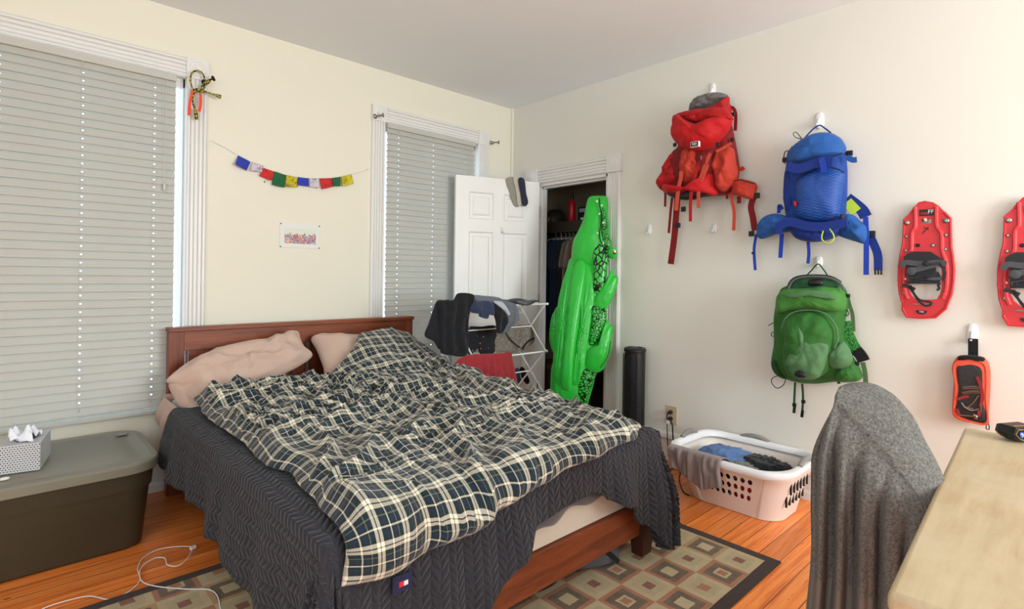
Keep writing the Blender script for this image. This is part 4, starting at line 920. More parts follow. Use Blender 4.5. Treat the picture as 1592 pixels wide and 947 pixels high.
# ------------------------------------------------------------------ snowshoes
Sn = lambda x, y, n=.035: PX(1380+x/4.733, 300+y/4.733, -n)
def uvp(pts, n=.035): return [(-(Sn(a, b, n)).y, (Sn(a, b, n)).z) for a, b in pts]
frS = lambda u, v, n: Vector((-.030-n, -u, v))
M['coral'] = plain('coral_red_plastic', (206, 46, 52), .42, var=.03, nsc=6)
M['shoeblack'] = plain('black_rubber', (30, 30, 33), .5, var=.15, nsc=30)
M['shoegrey'] = plain('grey_rubber_strap', (70, 72, 76), .5, var=.1, nsc=30)
snow = thing('snowshoe', 'coral red snowshoe with black bindings, the whole one hanging right of the packs', 'snowshoe', Sn(283, 500, 0), 'snowshoes on the wall')
ol = [(282,64),(330,72),(372,98),(415,142),(460,188),(463,300),(466,400),(478,470),(486,560),(482,650),(468,745),(440,810),(425,852),(350,915),(250,918),(140,910),(108,850),(106,800),(88,740),(80,640),(82,540),(98,440),(113,380),(118,300),(121,196),(160,160),(188,122),(232,74)]
hole = [(152,520),(180,470),(392,520),(402,560),(402,690),(392,740),(366,788),(212,792),(170,755),(152,715)]
sl1 = [(247,190),(326,188),(326,228),(247,230)]; sl2 = [(180,803),(215,806),(300,812),(346,808),(346,830),(300,826),(210,826),(172,824)]; sl3 = [(277,64.5),(290,64.5),(290,88),(277,88)]
plate('deck', uvp(ol), [uvp(hole), uvp(sl1), uvp(sl2)], .012, frS, M['coral'], snow, bevel=.003)
for pts, r in (([(205,100),(208,200),(205,255),(182,300),(178,420),(140,480),(125,560),(125,700),(150,780)], .011), ([(362,100),(362,190),(368,250),(400,300),(405,420),(428,490),(440,560),(436,700),(410,780)], .011)):
    MB().tube(cr([Sn(*p, .036) for p in pts], 5, False), r, 10, flat=.7).build('deck_ridge', M['coral'], snow)
MB().tube(cr([Sn(*p, .036) for p in ol[3:17]], 1, False), .006, 8).build('rim', M['coral'], snow)
MB().tube([Sn(*p, .036) for p in ol[17:]+ol[:1]], .005, 8).build('rim', M['coral'], snow)
for x_, y_, r in ((140,220,.016),(430,205,.017),(138,320,.010),(430,310,.011),(134,424,.010),(427,415,.011),(128,634,.010),(425,634,.010),(122,736,.013),(420,740,.013),(223,386,.012),(335,386,.012)):
    MB().lathe(Sn(x_, y_, .036), [(r*.75, 0), (r*.75, .004), (r*.55, .007), (r*.2, .0075)], 14, NX).build('rivet', M['metal'] if x_ != 223 else M['darkmetal'], snow)
plate('binding_plate', uvp([(125,470),(180,434),(318,434),(372,468),(412,500),(400,520),(356,530),(356,590),(392,610),(388,668),(150,668),(155,600),(152,530),(130,520)]), [], .006, lambda u, v, n: Vector((-.048-n, -u, v)), M['shoeblack'], snow, bevel=.001)
for pts, w_, m_ in (([(100,545),(130,512),(200,518),(290,520),(380,512),(432,524)], .026, 'shoegrey'), ([(160,575),(230,560),(320,535),(400,515)], .026, 'shoegrey'), ([(150,645),(230,630),(320,610),(380,592)], .018, 'shoeblack'), ([(150,640),(260,622),(340,632),(400,628)], .016, 'shoegrey'),
    ([(108,678),(150,690),(200,712)], .018, 'shoeblack'), ([(150,685),(185,730),(225,780),(265,795),(315,805),(310,826),(270,828),(225,790),(190,735),(165,680)], .010, 'shoeblack'), ([(380,525),(410,560),(418,600),(398,640)], .012, 'shoeblack'), ([(360,715),(378,705),(372,675),(390,668)], .010, 'shoeblack'), ([(130,595),(170,605),(200,600)], .010, 'shoeblack')):
    ribbon([Sn(a, b, .066) for a, b in pts], NX, w_, .004).build('binding_strap', M[m_], snow)
MB().lathe(Sn(175, 576, .066), [(.02, 0), (.02, .006), (.012, .008)], 16, NX).build('strap_disc', M['shoegrey'], snow)
MB().lathe(Sn(284, 520, .07), [(.014, 0), (.014, .006), (.006, .008)], 12, NX).build('strap_buckle', M['shoeblack'], snow)
def sbox(name, x0, y0, x1, y1, n0, n1, mt, par=snow):
    a, b = Sn(x0, y0, .036), Sn(x1, y1, .036); return box(name, (-n1, min(a.y, b.y), min(a.z, b.z)), (-n0, max(a.y, b.y), max(a.z, b.z)), mt, par)
lb = sbox('name_sticker', 234, 124, 342, 166, .036, .0385, M['black'])
text('lettering', 'FF', .026, Sn(318, 138, .0392), (0,-1,0), (0,0,1), M['white'], lb); text('lettering', 'MSR', .016, Sn(272, 152, .0392), (0,-1,0), (0,0,1), M['coral'], lb)
MB().tube([Sn(255, 300, .038), Sn(302, 250, .038)], .0016, 6).build('ink_mark', M['black'], snow); MB().tube([Sn(268, 252, .038), Sn(302, 272, .038)], .0016, 6).build('ink_mark', M['black'], snow)
hl = [Sn(248+42*(1-math.cos(pi*i/12)), 866+30*math.sin(pi*i/12)*(1.0), .038) for i in range(13)]
hl = [Sn(209, 864, .038)]+[Sn(250+41*math.cos(pi-pi*i/12), 868+26*math.sin(pi*i/12), .038) for i in range(13)]
bdg = MB().prism(hl, (-.0015, 0, 0)).build('badge', M['black'], snow, smooth=False); text('lettering', 'MSR', .010, Sn(250, 876, .0402), (0,-1,0), (0,0,1), M['white'], bdg)
def dup(root, off, label):
    r = root.copy(); C.objects.link(r); r.location = root.location+Vector(off); r['label'] = label; ORI[r.name] = r.location
    for ch in list(root.children):
        c = ch.copy(); C.objects.link(c); c.parent = r
        for g in ch.children: d = g.copy(); C.objects.link(d); d.parent = c
    return r
dup(snow, (0, -.378, -.012), 'coral red snowshoe cut off by the right edge, second of the pair')

# ------------------------------------------------------------------ mesh pouch of climbing gear
Po = tr(1440, 490, 4.118)
op_ = nyl('orange_trim', (230, 92, 68))
root = thing('gear_pouch', 'black mesh pouch with orange trim holding metal gear, on a pointed white hook', 'pouch', PX(1508, 600, 0))
ol = [(205,262),(290,258),(372,272),(408,330),(412,430),(405,580),(388,692),(330,690),(250,680),(172,640),(170,520),(178,420),(165,330)]
pk('body', Po(ol, -.04), op_, root, .03, .9, 0, power=8)
mt = NT('black_mesh'); co = mt.coord(); mt.col(mt.mix(mt.noise(co, 60, 3), lin(16, 16, 18), lin(52, 48, 50))); mt.set(.6)
pk('mesh_window', Po([(205,305),(290,296),(362,318),(378,400),(376,540),(382,680),(300,678),(190,635),(186,560),(196,460),(184,350)], -.060), mt.mat, root, .012, .8, 0, power=6)
MB().tube(cr(Po([(200,300),(290,290),(370,315),(385,400),(382,540),(390,688),(300,686),(182,640),(180,560),(190,460),(176,345)], -.066), 5), .0045, 8, closed=True).build('piping', op_, root)
pk('top_panel', Po([(210,262),(290,256),(372,272),(360,302),(285,286),(205,290)], -.055), M['nylonblack'], root, .02, .8, 0)
ribbon(Po([(300,150),(300,200),(300,262)], -.045), NX, .036, .004).build('hang_loop', bkn, root)
for pts, r, m_ in (([(230,462),(290,458),(335,462)], .003, 'metal'), ([(235,472),(300,470),(340,475)], .003, 'metal'), ([(230,498),(290,488),(340,490)], .004, 'metal'), ([(235,505),(300,498),(345,500)], .003, 'metal'), ([(225,560),(250,590),(290,610),(340,600)], .0035, 'metal'), ([(335,515),(300,560),(265,590)], .003, 'metal'), ([(350,560),(350,620)], .003, 'metal'), ([(200,640),(260,645),(310,650)], .003, 'metal'), ([(300,640),(320,650),(315,665)], .006, 'metal'), ([(240,590),(300,600)], .003, 'metal')):
    MB().tube(cr(Po(pts, -.076), 4, False), r, 6).build('gear_bar', M[m_], root)
for pts in ([(325,395),(345,440),(360,520),(345,590)], [(200,540),(240,525),(270,520)], [(195,600),(210,635)], [(340,610),(335,650)]):
    ribbon(Po(pts, -.076), NX, .012, .003).build('gear_sling', nyl('dull_red', (150, 44, 44)), root)
MB().tube(cr(Po([(398,660),(398,690),(385,705),(385,730),(402,730),(402,708),(396,695)], -.045), 4, False), .002, 6).build('zip_cord', M['black'], root)

# ------------------------------------------------------------------ tower fan
fan = thing('tower_fan', 'black ribbed tower fan between the closet frame and the outlet', 'tower fan', (-.125, -1.432, 0))
cx, cy = -.125, -1.432
def fring(r, z_, n=28): return [Vector((cx+r*math.cos(2*pi*i/n)*.95, cy+r*math.sin(2*pi*i/n), z_)) for i in range(n)]
MB().loft([fring(.11, 0), fring(.115, .012), fring(.09, .03), fring(.07, .045)]).build('base', M['black'], fan)
MB().loft([fring(.068, .04), fring(.073, .06), fring(.073, .725), fring(.078, .73), fring(.078, .745), fring(.07, .755), fring(.055, .757), fring(.05, .750)]).build('housing', M['black'], fan, angle=30)
mb = MB()
for i in range(52):
    z_ = .09+i*.012; mb.loft([[Vector((cx+r*math.cos(a)*.95, cy+r*math.sin(a), z_+dz)) for r, dz in ((.074, -.002), (.080, -.002), (.080, .002), (.074, .002))] for a in [pi*.62+k*pi*.78/14 for k in range(15)]])
mb.build('grille', plain('fan_grille', (44, 44, 46), .35), fan, smooth=False)
mb = MB()
for k in range(4):
    a = pi*(.72+k*.17); mb.box((cx+.081*math.cos(a)*.95-.002, cy+.081*math.sin(a)-.002, .08), (cx+.081*math.cos(a)*.95+.002, cy+.081*math.sin(a)+.002, .715))
mb.build('grille_rib', M['black'], fan, smooth=False)
box('top_panel', (cx-.03, cy-.02, .750), (cx+.02, cy+.02, .760), M['shoegrey'], fan, bevel=.003)

# ------------------------------------------------------------------ laundry basket
lx0, lx1, ly0, ly1, LH = -.605, -.045, -2.625, -1.945, .285
bx0, bx1, by0, by1 = -.485, -.135, -2.535, -2.025
bask = thing('laundry_basket', 'white plastic laundry basket with round holes standing on the pine floor', 'laundry basket', (-.32, -2.28, 0))
M['basket'] = plain('basket_plastic', (232, 222, 212), .42, var=.01)
def bring(f, z_, e=0, r=.11):
    a = [bx0+(lx0-bx0)*f-e, by0+(ly0-by0)*f-e, bx1+(lx1-bx1)*f+e, by1+(ly1-by1)*f+e]; return [Vector((p[0], p[1], z_)) for p in rrect(a[0], a[1], a[2], a[3], r+e*.5, 8)]
fq = [(0, .004), (.03, .02), (.2, .07), (.4, .13), (.6, .19), (.8, .235)]; fs_ = [(0, .0, -.015)]+[(f*.80, z_, 0) for f, z_ in fq]+[(.80, .262, 0)]
rings = [bring(f, z_, e) for f, z_, e in fs_]
# wall with flat sides left open for the pierced panels: skip the faces of the long near side and the short right side
mb = MB(); n = len(rings[0]); 
def on_near(a, b): return abs(a.x-b.x) < 1e-6 and a.x < -.3 and abs(a.y-b.y) > .05
for i in range(len(rings)-1):
    for k in range(n):
        a, b = rings[i][k], rings[i][(k+1) % n]
        if 1 <= i <= 6 and on_near(a, b): continue
        mb.add([a, b, rings[i+1][(k+1) % n], rings[i+1][k]], [(0, 1, 2, 3)])
mb.add(rings[0], [tuple(range(n))]); mb.build('tub', M['basket'], bask, solid=.003, angle=40, weld=.0002)
lo_, hi_ = rings[1], rings[-1]
kk = [k for k in range(n) if on_near(lo_[k], lo_[(k+1) % n])][0]
ya, yb_ = lo_[kk].y, lo_[(kk+1) % n].y; yc, yd = hi_[kk].y, hi_[(kk+1) % n].y
z0_, z1_ = .004, .262
xs_ = [(r[kk].z, r[kk].x) for r in rings[1:]]
def frN(u, v, nn):   # u 0..1 along, v 0..1 up
    z_ = z0_+(z1_-z0_)*v; x_ = lerp_lin(xs_, z_); y_ = (ya+(yb_-ya)*u)*(1-v)+(yc+(yd-yc)*u)*v
    return Vector((x_-nn, y_, z_))
def lerp_lin(P, x):
    if x <= P[0][0]: return P[0][1]
    for (a, va), (b, vb) in zip(P, P[1:]):
        if x <= b: return va+(vb-va)*(x-a)/max(1e-9, b-a)
    return P[-1][1]
holes = []; Lw = abs(ya-yb_)+.08
flip = ya > yb_      # u grows towards -y (the right in the picture) if ya > yb_
for r_ in range(3):
    for c_ in range(9):
        u_ = .07+c_*.098; u_ = u_ if flip else 1-u_
        v_ = .40+r_*.185
        holes.append(circ(u_, v_, .031, 16, .062))
cuo = [(0, i/6) for i in range(6)]
plate('pierced_panel', [(0, 0), (1, 0)]+[(1, i/8) for i in range(1, 8)]+[(1, 1), (0, 1)]+[(0, 1-i/8) for i in range(1, 8)], holes, .003, lambda u, v, nn: frN(u, v, nn), M['basket'], bask)
# rim
rim = []
for e, z_ in ((-.022, .258), (.014, .250), (.020, .262), (.016, .283), (.0, .290), (-.014, .285), (-.022, .27)):
    rim.append([Vector((p[0], p[1], z_)) for p in rrect(lx0-e+.018, ly0-e+.018, lx1+e-.018, ly1+e-.018, .13, 8)])
for ring in rim:
    for p_ in ring: p_.z += .020*((p_.y+2.285)/.34)**2 - .004
MB().loft(rim, closed=True).build('rim', plain('white_rim', (238, 238, 240), .3, var=0), bask, angle=60)
M['greyhandle'] = plain('grey_handle_rubber', (140, 136, 130), .5)
for c_, d_ in (((lx1-.012, -2.24), 'y'), (((lx0+lx1)/2, ly0+.014), 'x'), (((lx0+lx1)/2, ly1-.014), 'x')):
    pts = []
    for i in range(13):
        s_ = -1+i/6; z_ = .29+.022*(1-s_*s_)
        if d_ == 'y': pts.append((c_[0], c_[1]+s_*.085, z_-.008))
        else: pts.append((c_[0]+s_*.08, c_[1], z_+.012))
    MB().tube(pts, .013, 10).build('handle', M['greyhandle'], bask)
for r_ in range(2):
    for c_ in range(6):
        xa = -.45+c_*.045; z_a = .09+r_*.07; yy = by0+(ly0-by0)*(.8*min(1, z_a/.235))
        box('vent_slot', (xa, yy-.005, z_a), (xa+.008, yy+.004, z_a+.055), M['black'], bask)
# laundry in and over the basket
def heap(name, c, r, mt, lb, seed, wr=.05, ws=7, group='clothes in the laundry basket', R=None):
    mb = MB(); rings = []; nu, nv = 56, 30; sd = Vector((seed*2.3, seed*1.1, seed))
    for j in range(1, nv):
        a = pi*j/nv; ring = []
        for i in range(nu):
            b = 2*pi*i/nu; d0 = Vector((math.sin(a)*math.cos(b), math.sin(a)*math.sin(b), math.cos(a)))
            k_ = 1+wr*10*(.5-abs(noise.noise(d0*1.6+sd)))*.5+wr*4*(.5-abs(noise.noise(d0*4+sd)))+wr*2*noise.noise(d0*9+sd)
            p = Vector((d0.x*r[0]*k_, d0.y*r[1]*k_, d0.z*r[2]*k_)); p = R @ p if R else p; ring.append(Vector(c)+p)
        rings.append(ring)
    o = mb.loft(rings).build(name, mt, None, angle=85); top(o, Vector(c)-Vector((0, 0, r[2]))); return tag(o, lb, 'clothes', group)
heap('crumpled_shirt', (-.33, -2.20, .215), (.12, .14, .055), cloth('blue_pattern', (92, 124, 176), .35, .1, .5, 40), 'crumpled light blue patterned shirt lying in the laundry basket', 3, .07)
heap('black_garment', (-.33, -2.41, .215), (.10, .115, .055), cloth('black_cotton', (26, 27, 32), .2, .2), 'black garment heaped at the right end of the laundry basket', 8, .08)
heap('grey_garment', (-.43, -2.34, .215), (.06, .09, .035), cloth('grey_check', (120, 122, 114), .2), 'small grey garment between blue shirt and black garment in the basket', 12, .08)
heap('red_garment', (-.36, -2.38, .095), (.095, .13, .06), cloth('red_cotton', (190, 40, 44), .1), 'red garment seen through the holes of the laundry basket', 15, .05)
heap('dark_garment', (-.34, -2.14, .10), (.12, .10, .075), cloth('dark_cotton', (60, 62, 62), .2), 'dark garment low in the left half of the laundry basket', 19, .05)
heap('white_garment', (-.25, -2.50, .19), (.07, .05, .03), cloth('pale_cotton', (150, 130, 110), .1), 'brown edged pale garment at the far right of the basket', 24, .07)
# grey-brown shirt over the rim
ms = cloth('mauve_grey_jersey', (142, 128, 126), .06, .2, .25, 30)
def ovr(u, v):
    y = -2.02-.30*u + .02*math.sin(v*3); s_ = v*(.30-.07*abs(u-.62)*2+.0*u)+0.0
    inn = .10
    if s_ < inn: x = -.50-(s_/inn)*.09; z_ = .245+.055*math.sin(s_/inn*pi/2)
    else:
        d = s_-inn; x = -.612-.012*math.sin(min(1, d/.03)*pi/2)+.10*max(0, d-.03)*0.5; z_ = .30-max(0, d-.012)
    f = .012*math.sin(u*19+2*noise.noise(Vector((u*3, v*2, 0))))+.006*math.sin(u*41+v*5)
    return Vector((x-abs(f)*sm(.3, .6, v)-.004, y+f*.4, z_+.006))
o = MB().grid(ovr, 60, 50).build('shirt', ms, None, solid=.005, angle=80); top(o, (-.6, -2.2, .12)); tag(o, 'mauve grey shirt draped over the near rim of the laundry basket', 'shirt')

# ------------------------------------------------------------------ desk
t = NT('worn_pale_oak'); co = t.coord(); x, y, z = t.xyz(co)
g = t.noise(t.map(co, (1.6, 16, 16)), 2.6, 5, .6, .5); base = t.ramp(g, [(.3, lin(168, 144, 106)), (.7, lin(190, 170, 132))])
wear = t.ramp(t.noise(t.map(co, (1, 1.3, 1)), 2.6, 5, .6), [(.42, (0, 0, 0)), (.58, (1, 1, 1))]); c1 = t.mix(t.m('MULTIPLY', wear, .55), base, lin(196, 184, 156))
st = t.ramp(t.noise(t.map(co, (2.2, 5, 1), (0, 0, .3)), 2.4, 6, .7, .4), [(.60, (0, 0, 0)), (.66, (1, 1, 1))]); t.col(t.mix(t.m('MULTIPLY', st, .45), c1, lin(190, 150, 128)))
t.bump(g, .06, .002); t.set(.42, 0, .4); M['oak'] = t.mat
dk = Vector((-2.285, -3.382, 0)); DX = Vector((1.396, .074, 0)).normalized(); DY = Vector((DX.y, -DX.x, 0)); RD = Matrix(((DX.x, -DY.x, 0), (DX.y, -DY.y, 0), (0, 0, 1)))
desk = thing('desk', 'pale worn wooden desk with rounded edges in the lower right corner', 'desk', dk)
dpt = lambda a, b, z_: dk+DX*a+DY*b+Vector((0, 0, z_))
def dbox(name, a, b, mt, bevel=0, par=desk):
    mb = MB(); vs = [dpt(xx, yy, zz) for zz in (a[2], b[2]) for xx, yy in ((a[0], a[1]), (b[0], a[1]), (b[0], b[1]), (a[0], b[1]))]
    mb.add(vs, [(0,1,2,3), (4,5,6,7), (0,1,5,4), (1,2,6,5), (2,3,7,6), (3,0,4,7)]); o = mb.build(name, mt, par, bevel=bevel, smooth=bool(bevel), angle=50)
    if bevel: o.modifiers['bevel'].segments = 4
    return o
dbox('desk_top', (0, 0, .705), (1.398, .72, .74), M['oak'], .011)
for a, b in ((.04, .03), (1.30, .03), (.04, .63), (1.30, .63)): dbox('leg', (a, b, 0), (a+.055, b+.055, .705), M['oak'], .006)
dbox('apron', (.095, .045, .62), (1.30, .063, .706), M['oak']); dbox('apron', (.095, .655, .62), (1.30, .673, .706), M['oak'])
dbox('side_apron', (.055, .085, .62), (.073, .63, .706), M['oak']); dbox('side_apron', (1.325, .085, .62), (1.343, .63, .706), M['oak'])
# faceted black gadget with gold lines and a blue emblem
gc = PP(1606, 677, (-1.0, -3.43, .775), (-.62, -.78, 0)) ; gN = Vector((-.55, -.83, 0)).normalized(); gU = Vector((-gN.y, gN.x, 0)); gU = gU if gU.dot(_r) > 0 else -gU
gc = PZ(1587, 675, .769)
gad = thing('speaker', 'faceted black portable gadget with gold lines and a round blue emblem on the desk', 'speaker', Vector((gc.x, gc.y, .741)))
gp = lambda u, v, n: gc+gU*u*.72+Vector((0, 0, v*.78))+gN*n*.72
hexo = [(-.047, -.004), (-.036, .030), (.065, .034), (.08, -.005), (.05, -.035), (.0, -.034), (-.030, -.020)]
mb = MB(); mb.loft([[gp(u*k_, v*k_ if v > -.03 or k_ > .99 else v*k_, n) for u, v in hexo] for k_, n in ((.8, -.08), (1, -.06), (1, -.01), (.86, .006))]); mb.build('body', plain('glossy_black', (16, 16, 18), .2), gad, smooth=False, bevel=.002)
pent = [(-.036, .000), (-.024, .020), (.012, .019), (.022, -.004), (.010, -.024), (-.010, -.020)]
MB().tube([gp(u, v, .008) for u, v in pent], .0012, 6, closed=True).build('gold_line', plain('gold', (196, 160, 92), .3, .8), gad)
MB().tube([gp(u, v, .0) for u, v in ((-.04, .034), (.07, .033))], .001, 6).build('gold_line', plain('gold_2', (196, 160, 92), .3, .8), gad)
em = MB().prism([gp(-.006+a, b-.002, .007) for a, b in ((-.011, .009), (0, .012), (.011, .009), (.009, -.004), (0, -.013), (-.009, -.004))], gN*.002).build('emblem', plain('emblem_blue', (54, 88, 190), .4), gad, smooth=False)
MB().tube([gp(-.006+a, b-.002, .0098) for a, b in ((-.006, .003), (.0, .006), (.006, .002), (.002, -.001), (.004, -.007))], .0013, 6).build('emblem_mark', M['white'], em)

# ------------------------------------------------------------------ chair and towel
M['terry'] = None
t = NT('grey_terry'); co = t.coord(); t.col(t.mix(t.ramp(t.noise(co, 150, 3, .8), [(.35, (0, 0, 0)), (.65, (1, 1, 1))]), lin(78, 76, 70), lin(150, 146, 138))); t.bump(t.noise(co, 170, 4, .8), 1.0, .012); t.set(.95, 0, .1); t.b.inputs['Sheen Weight'].default_value = .25; M['terry'] = t.mat
t = NT('grey_terry_band'); co = t.coord(); t.col(lin(112, 109, 102)); t.bump(t.noise(t.map(co, (1, 1, 8)), 200, 2), .2, .002); t.set(.9); M['tband'] = t.mat
ridge_px = [(1304,608),(1300,618),(1306,630),(1330,652),(1358,682),(1386,716),(1412,752),(1432,780),(1442,795)]
silh_px = [(1304,606),(1318,598),(1345,596),(1378,607),(1408,636),(1432,676),(1452,716),(1465,744),(1470,760)]
RG = cr([PX(a, b, -1.70) for a, b in ridge_px], 8, False); SI = cr([PX(a, b, -1.585) for a, b in silh_px], 8, False)
chair = thing('desk_chair', 'black chair with an arched back pushed to the desk, under a grey towel', 'chair', (-1.45, -3.42, 0))
mb = MB(); bk_ = [p+Vector((.06, 0, -.02)) for p in RG]
arch = [Vector((-1.645, p.y, p.z-.014)) for p in RG]
mb.loft([[p for p in arch]+[Vector((-1.645, arch[-1].y-.06, .60)), Vector((-1.645, -3.16, .55))], [Vector((p.x+.045, p.y, p.z)) for p in arch]+[Vector((-1.60, arch[-1].y-.06, .60)), Vector((-1.60, -3.16, .55))]]).build('backrest', M['black'], chair, smooth=False)
MB().loft([[Vector((p[0], p[1], z_)) for p in rrect(-1.62+e, -3.60+e, -1.18-e, -3.16-e, .08)] for z_, e in ((.42, .01), (.44, 0), (.475, 0), (.485, .02))]).build('seat', M['black'], chair)
ribbon([PX(1442, 778, -1.52), PX(1449, 768, -1.50), PX(1490, 760, -1.40)], (0, 0, 1), .05, .02, k=3).build('armrest', M['black'], chair)
MB().tube([(-1.61, -3.30, .47), (-1.61, -3.28, .60)], .016, 8).build('back_support', M['black'], chair)
for a, b in ((-1.58, -3.20), (-1.58, -3.56), (-1.22, -3.20), (-1.22, -3.56)): MB().tube([(a, b, .43), (a*1.0, b, .0)], .015, 10).build('leg', M['darkmetal'], chair)
# towel: top surface between ridge and silhouette, then a folded curtain on the near side
nR = len(RG)
def towel(u, v):
    i = u*(nR-1); k = min(int(i), nR-2); f = i-k; r_ = RG[k].lerp(RG[k+1], f); s_ = SI[k].lerp(SI[k+1], f)
    if v < .12:        # hidden fall on the far side
        w_ = 1-v/.12; return s_+Vector((.02*w_, 0, -.12*w_))
    if v < .32:
        w_ = (v-.12)/.20; p = s_.lerp(r_, w_); nrm = Vector((-.4, -.5, .8)).normalized(); return p+nrm*(.012*math.sin(w_*pi)+.004*noise.noise(p*20))
    w_ = (v-.32)/.68; zb = .10+.05*math.sin(u*6); z_ = r_.z-(r_.z-zb)*w_
    y0 = -3.098+.012*noise.noise(Vector((z_*3, 1, 0)))-.0; y1 = -3.365
    yy = r_.y+(( y0+.045*(1-w_)*0+(y1-y0)*u**1.15)-r_.y)*sm(0, .25, w_)
    yy = yy+.018*w_*(1-u)
    fold = (.027*math.sin(u*33+.5+1.2*noise.noise(Vector((z_*1.5, u*3, 0))))+.009*math.sin(u*71+2))*sm(0, .3, w_)*(1-.35*u)
    x_ = -1.70-.03*sm(0, .12, w_)+fold-.02*w_+.03*u*sm(.2, 1, w_)
    return Vector((x_, yy+fold*.25, z_))
mb = MB().grid(towel, 150, 150); o = mb.build('towel', [M['terry'], M['tband']], None, solid=.007, angle=85); o.modifiers['solid'].offset = 0
for p_ in o.data.polygons:
    j = p_.index//150; vv = (j+.5)/150; u_ = ((p_.index % 150)+.5)/150; w_ = (vv-.32)/.68; zz = o.data.vertices[p_.vertices[0]].co.z
    if w_ > .2 and .365 < zz < .455: p_.material_index = 1
top(o, (-1.72, -3.23, .1)); tag(o, 'fluffy grey bath towel with a woven band draped over the chair back', 'towel')

# ------------------------------------------------------------------ drying rack
XL, XR, YN, YF = -1.055, -.352, -.78, -.46; ZV = (1.035, .675, .337, .02)
rack = thing('drying_rack', 'white folding clothes rack holding laundry in front of the closet door', 'drying rack', ((XL+XR)/2, (YN+YF)/2, 0))
for xx in (XL, XR):
    for i in range(3):
        MB().tube([(xx, YN, ZV[i]), (xx, YF, ZV[i+1])], .0062, 8).build('scissor_bar', M['white'], rack); MB().tube([(xx+.012, YF, ZV[i]), (xx+.012, YN, ZV[i+1])], .0062, 8).build('scissor_bar', M['white'], rack)
for z_ in ZV[:3]:
    for yy in (YN, YF): MB().tube([(XL-.02, yy, z_), (XR+.02, yy, z_)], .0062, 8).build('rail', M['white'], rack)
for i in range(3):
    MB().tube([(XL, (YN+YF)/2, (ZV[i]+ZV[i+1])/2), (XR, (YN+YF)/2, (ZV[i]+ZV[i+1])/2)], .005, 8).build('cross_rail', M['white'], rack)
for yy in (YN, YF): MB().tube([(XL-.02, yy, .012), (XR+.02, yy, .012)], .0062, 8).build('foot', M['white'], rack)
for k in range(1, 4): MB().tube([(XL, YN+(YF-YN)*k/4, ZV[0]+.004), (XR, YN+(YF-YN)*k/4, ZV[0]+.004)], .0045, 8).build('top_rail', M['white'], rack)
for yy in (YN, YF):
    for z_ in ZV[:3]: MB().ell((XR+.02, yy, z_), (.011, .011, .011), 12, 8).build('end_knob', M['white'], rack); MB().ell((XL-.02, yy, z_), (.011, .011, .011), 12, 8).build('end_knob', M['white'], rack)
Ck = lambda pts, y: [PY(660+a/4.305, 420+b/4.305, y) for a, b in pts]
NYm = (0, -1, 0)
def garment(name, ol, y, mt, lb, depth=.02, fr=60, amp=.006, seed=0, cat='clothes', tilt=0, wr=.01, N=NYm, back=.9):
    f = lambda q: amp*math.sin(q.x*fr+3*noise.noise(q*4)+seed)
    o = puff(Ck(ol, y), N, depth, back, wr=wr, wsc=14, seed=seed, power=5, folds=f, rings=16, k=5).build(name, mt, None, angle=80)
    zs = [v.co.z for v in o.data.vertices]; top(o, (sum(v.co.x for v in o.data.vertices)/len(zs), y, min(zs))); return tag(o, lb, cat, 'laundry on the drying rack')
blk = cloth('black_jersey', (22, 23, 26), .2, .15, .3, 30); dnv = cloth('navy_cotton', (44, 54, 80), .12, .2)
t = NT('heather_grey'); co = t.coord(); t.col(t.mix(t.noise(co, 170, 3, .8), lin(50, 56, 70), lin(128, 132, 142))); t.set(.9); t.bump(t.noise(co, 40, 3), .3, .004); hth = t.mat
t = NT('floral_black'); co = t.coord(); vo = t.n('ShaderNodeTexVoronoi'); t.l(co, vo.inputs['Vector']); vo.inputs['Scale'].default_value = 30
hit = t.m('LESS_THAN', vo.outputs['Distance'], .20); hit = t.m('MULTIPLY', hit, t.m('GREATER_THAN', t.xyz(vo.outputs['Color'])[0], .35)); t.col(t.mix(hit, lin(26, 27, 32), t.mix(t.m('GREATER_THAN', t.xyz(vo.outputs['Color'])[1], .6), lin(190, 80, 84), lin(110, 120, 128)))); t.set(.9); flr = t.mat
t = NT('speckled_grey'); co = t.coord(); t.col(t.mix(t.ramp(t.noise(co, 170, 2, .9), [(.38, (0, 0, 0)), (.62, (1, 1, 1))]), lin(62, 58, 54), lin(160, 150, 138))); t.set(.9); spk = t.mat
garment('shorts', [(290,384),(380,378),(478,376),(478,470),(466,552),(420,562),(372,560),(358,520),(345,520),(318,556),(296,566),(285,470)], -.60, flr, 'black floral patterned shorts hanging in the middle of the rack', .012, 50, .004, 2)
garment('boxer_shorts', [(468,376),(540,372),(612,370),(612,450),(602,520),(590,552),(540,548),(470,546),(464,460)], -.60, spk, 'left grey speckled boxer shorts hanging beside the floral shorts', .012, 50, .004, 3)
garment('boxer_shorts', [(616,370),(660,366),(714,366),(728,410),(736,470),(700,510),(650,546),(620,520),(606,505),(612,440)], -.60, spk, 'right grey speckled boxer shorts with a dark hem on the rack', .012, 60, .006, 4)
MB_ = ribbon(Ck([(545,420),(580,470),(640,520)], -.625), NYm, .008, .003); o = MB_.build('hem_band', blk, None); o.parent = bpy.data.objects['boxer_shorts']; o.location = -bpy.data.objects['boxer_shorts'].location
o = ribbon(Ck([(655,530),(690,480),(735,455)], -.625), NYm, .014, .003).build('hem_band', blk, None); o.parent = bpy.data.objects['boxer_shorts.001']; o.location = -bpy.data.objects['boxer_shorts.001'].location
redc = cloth('dark_red_cotton', (150, 42, 48), .08, .2)
garment('red_cloth', [(275,575),(320,564),(420,560),(520,554),(576,550),(590,610),(608,690),(624,772),(598,812),(540,784),(480,768),(420,762),(350,745),(270,700),(205,640),(225,600)], -.80, redc, 'dark red cloth hanging from the middle rail of the rack', .022, 95, .012, 5)
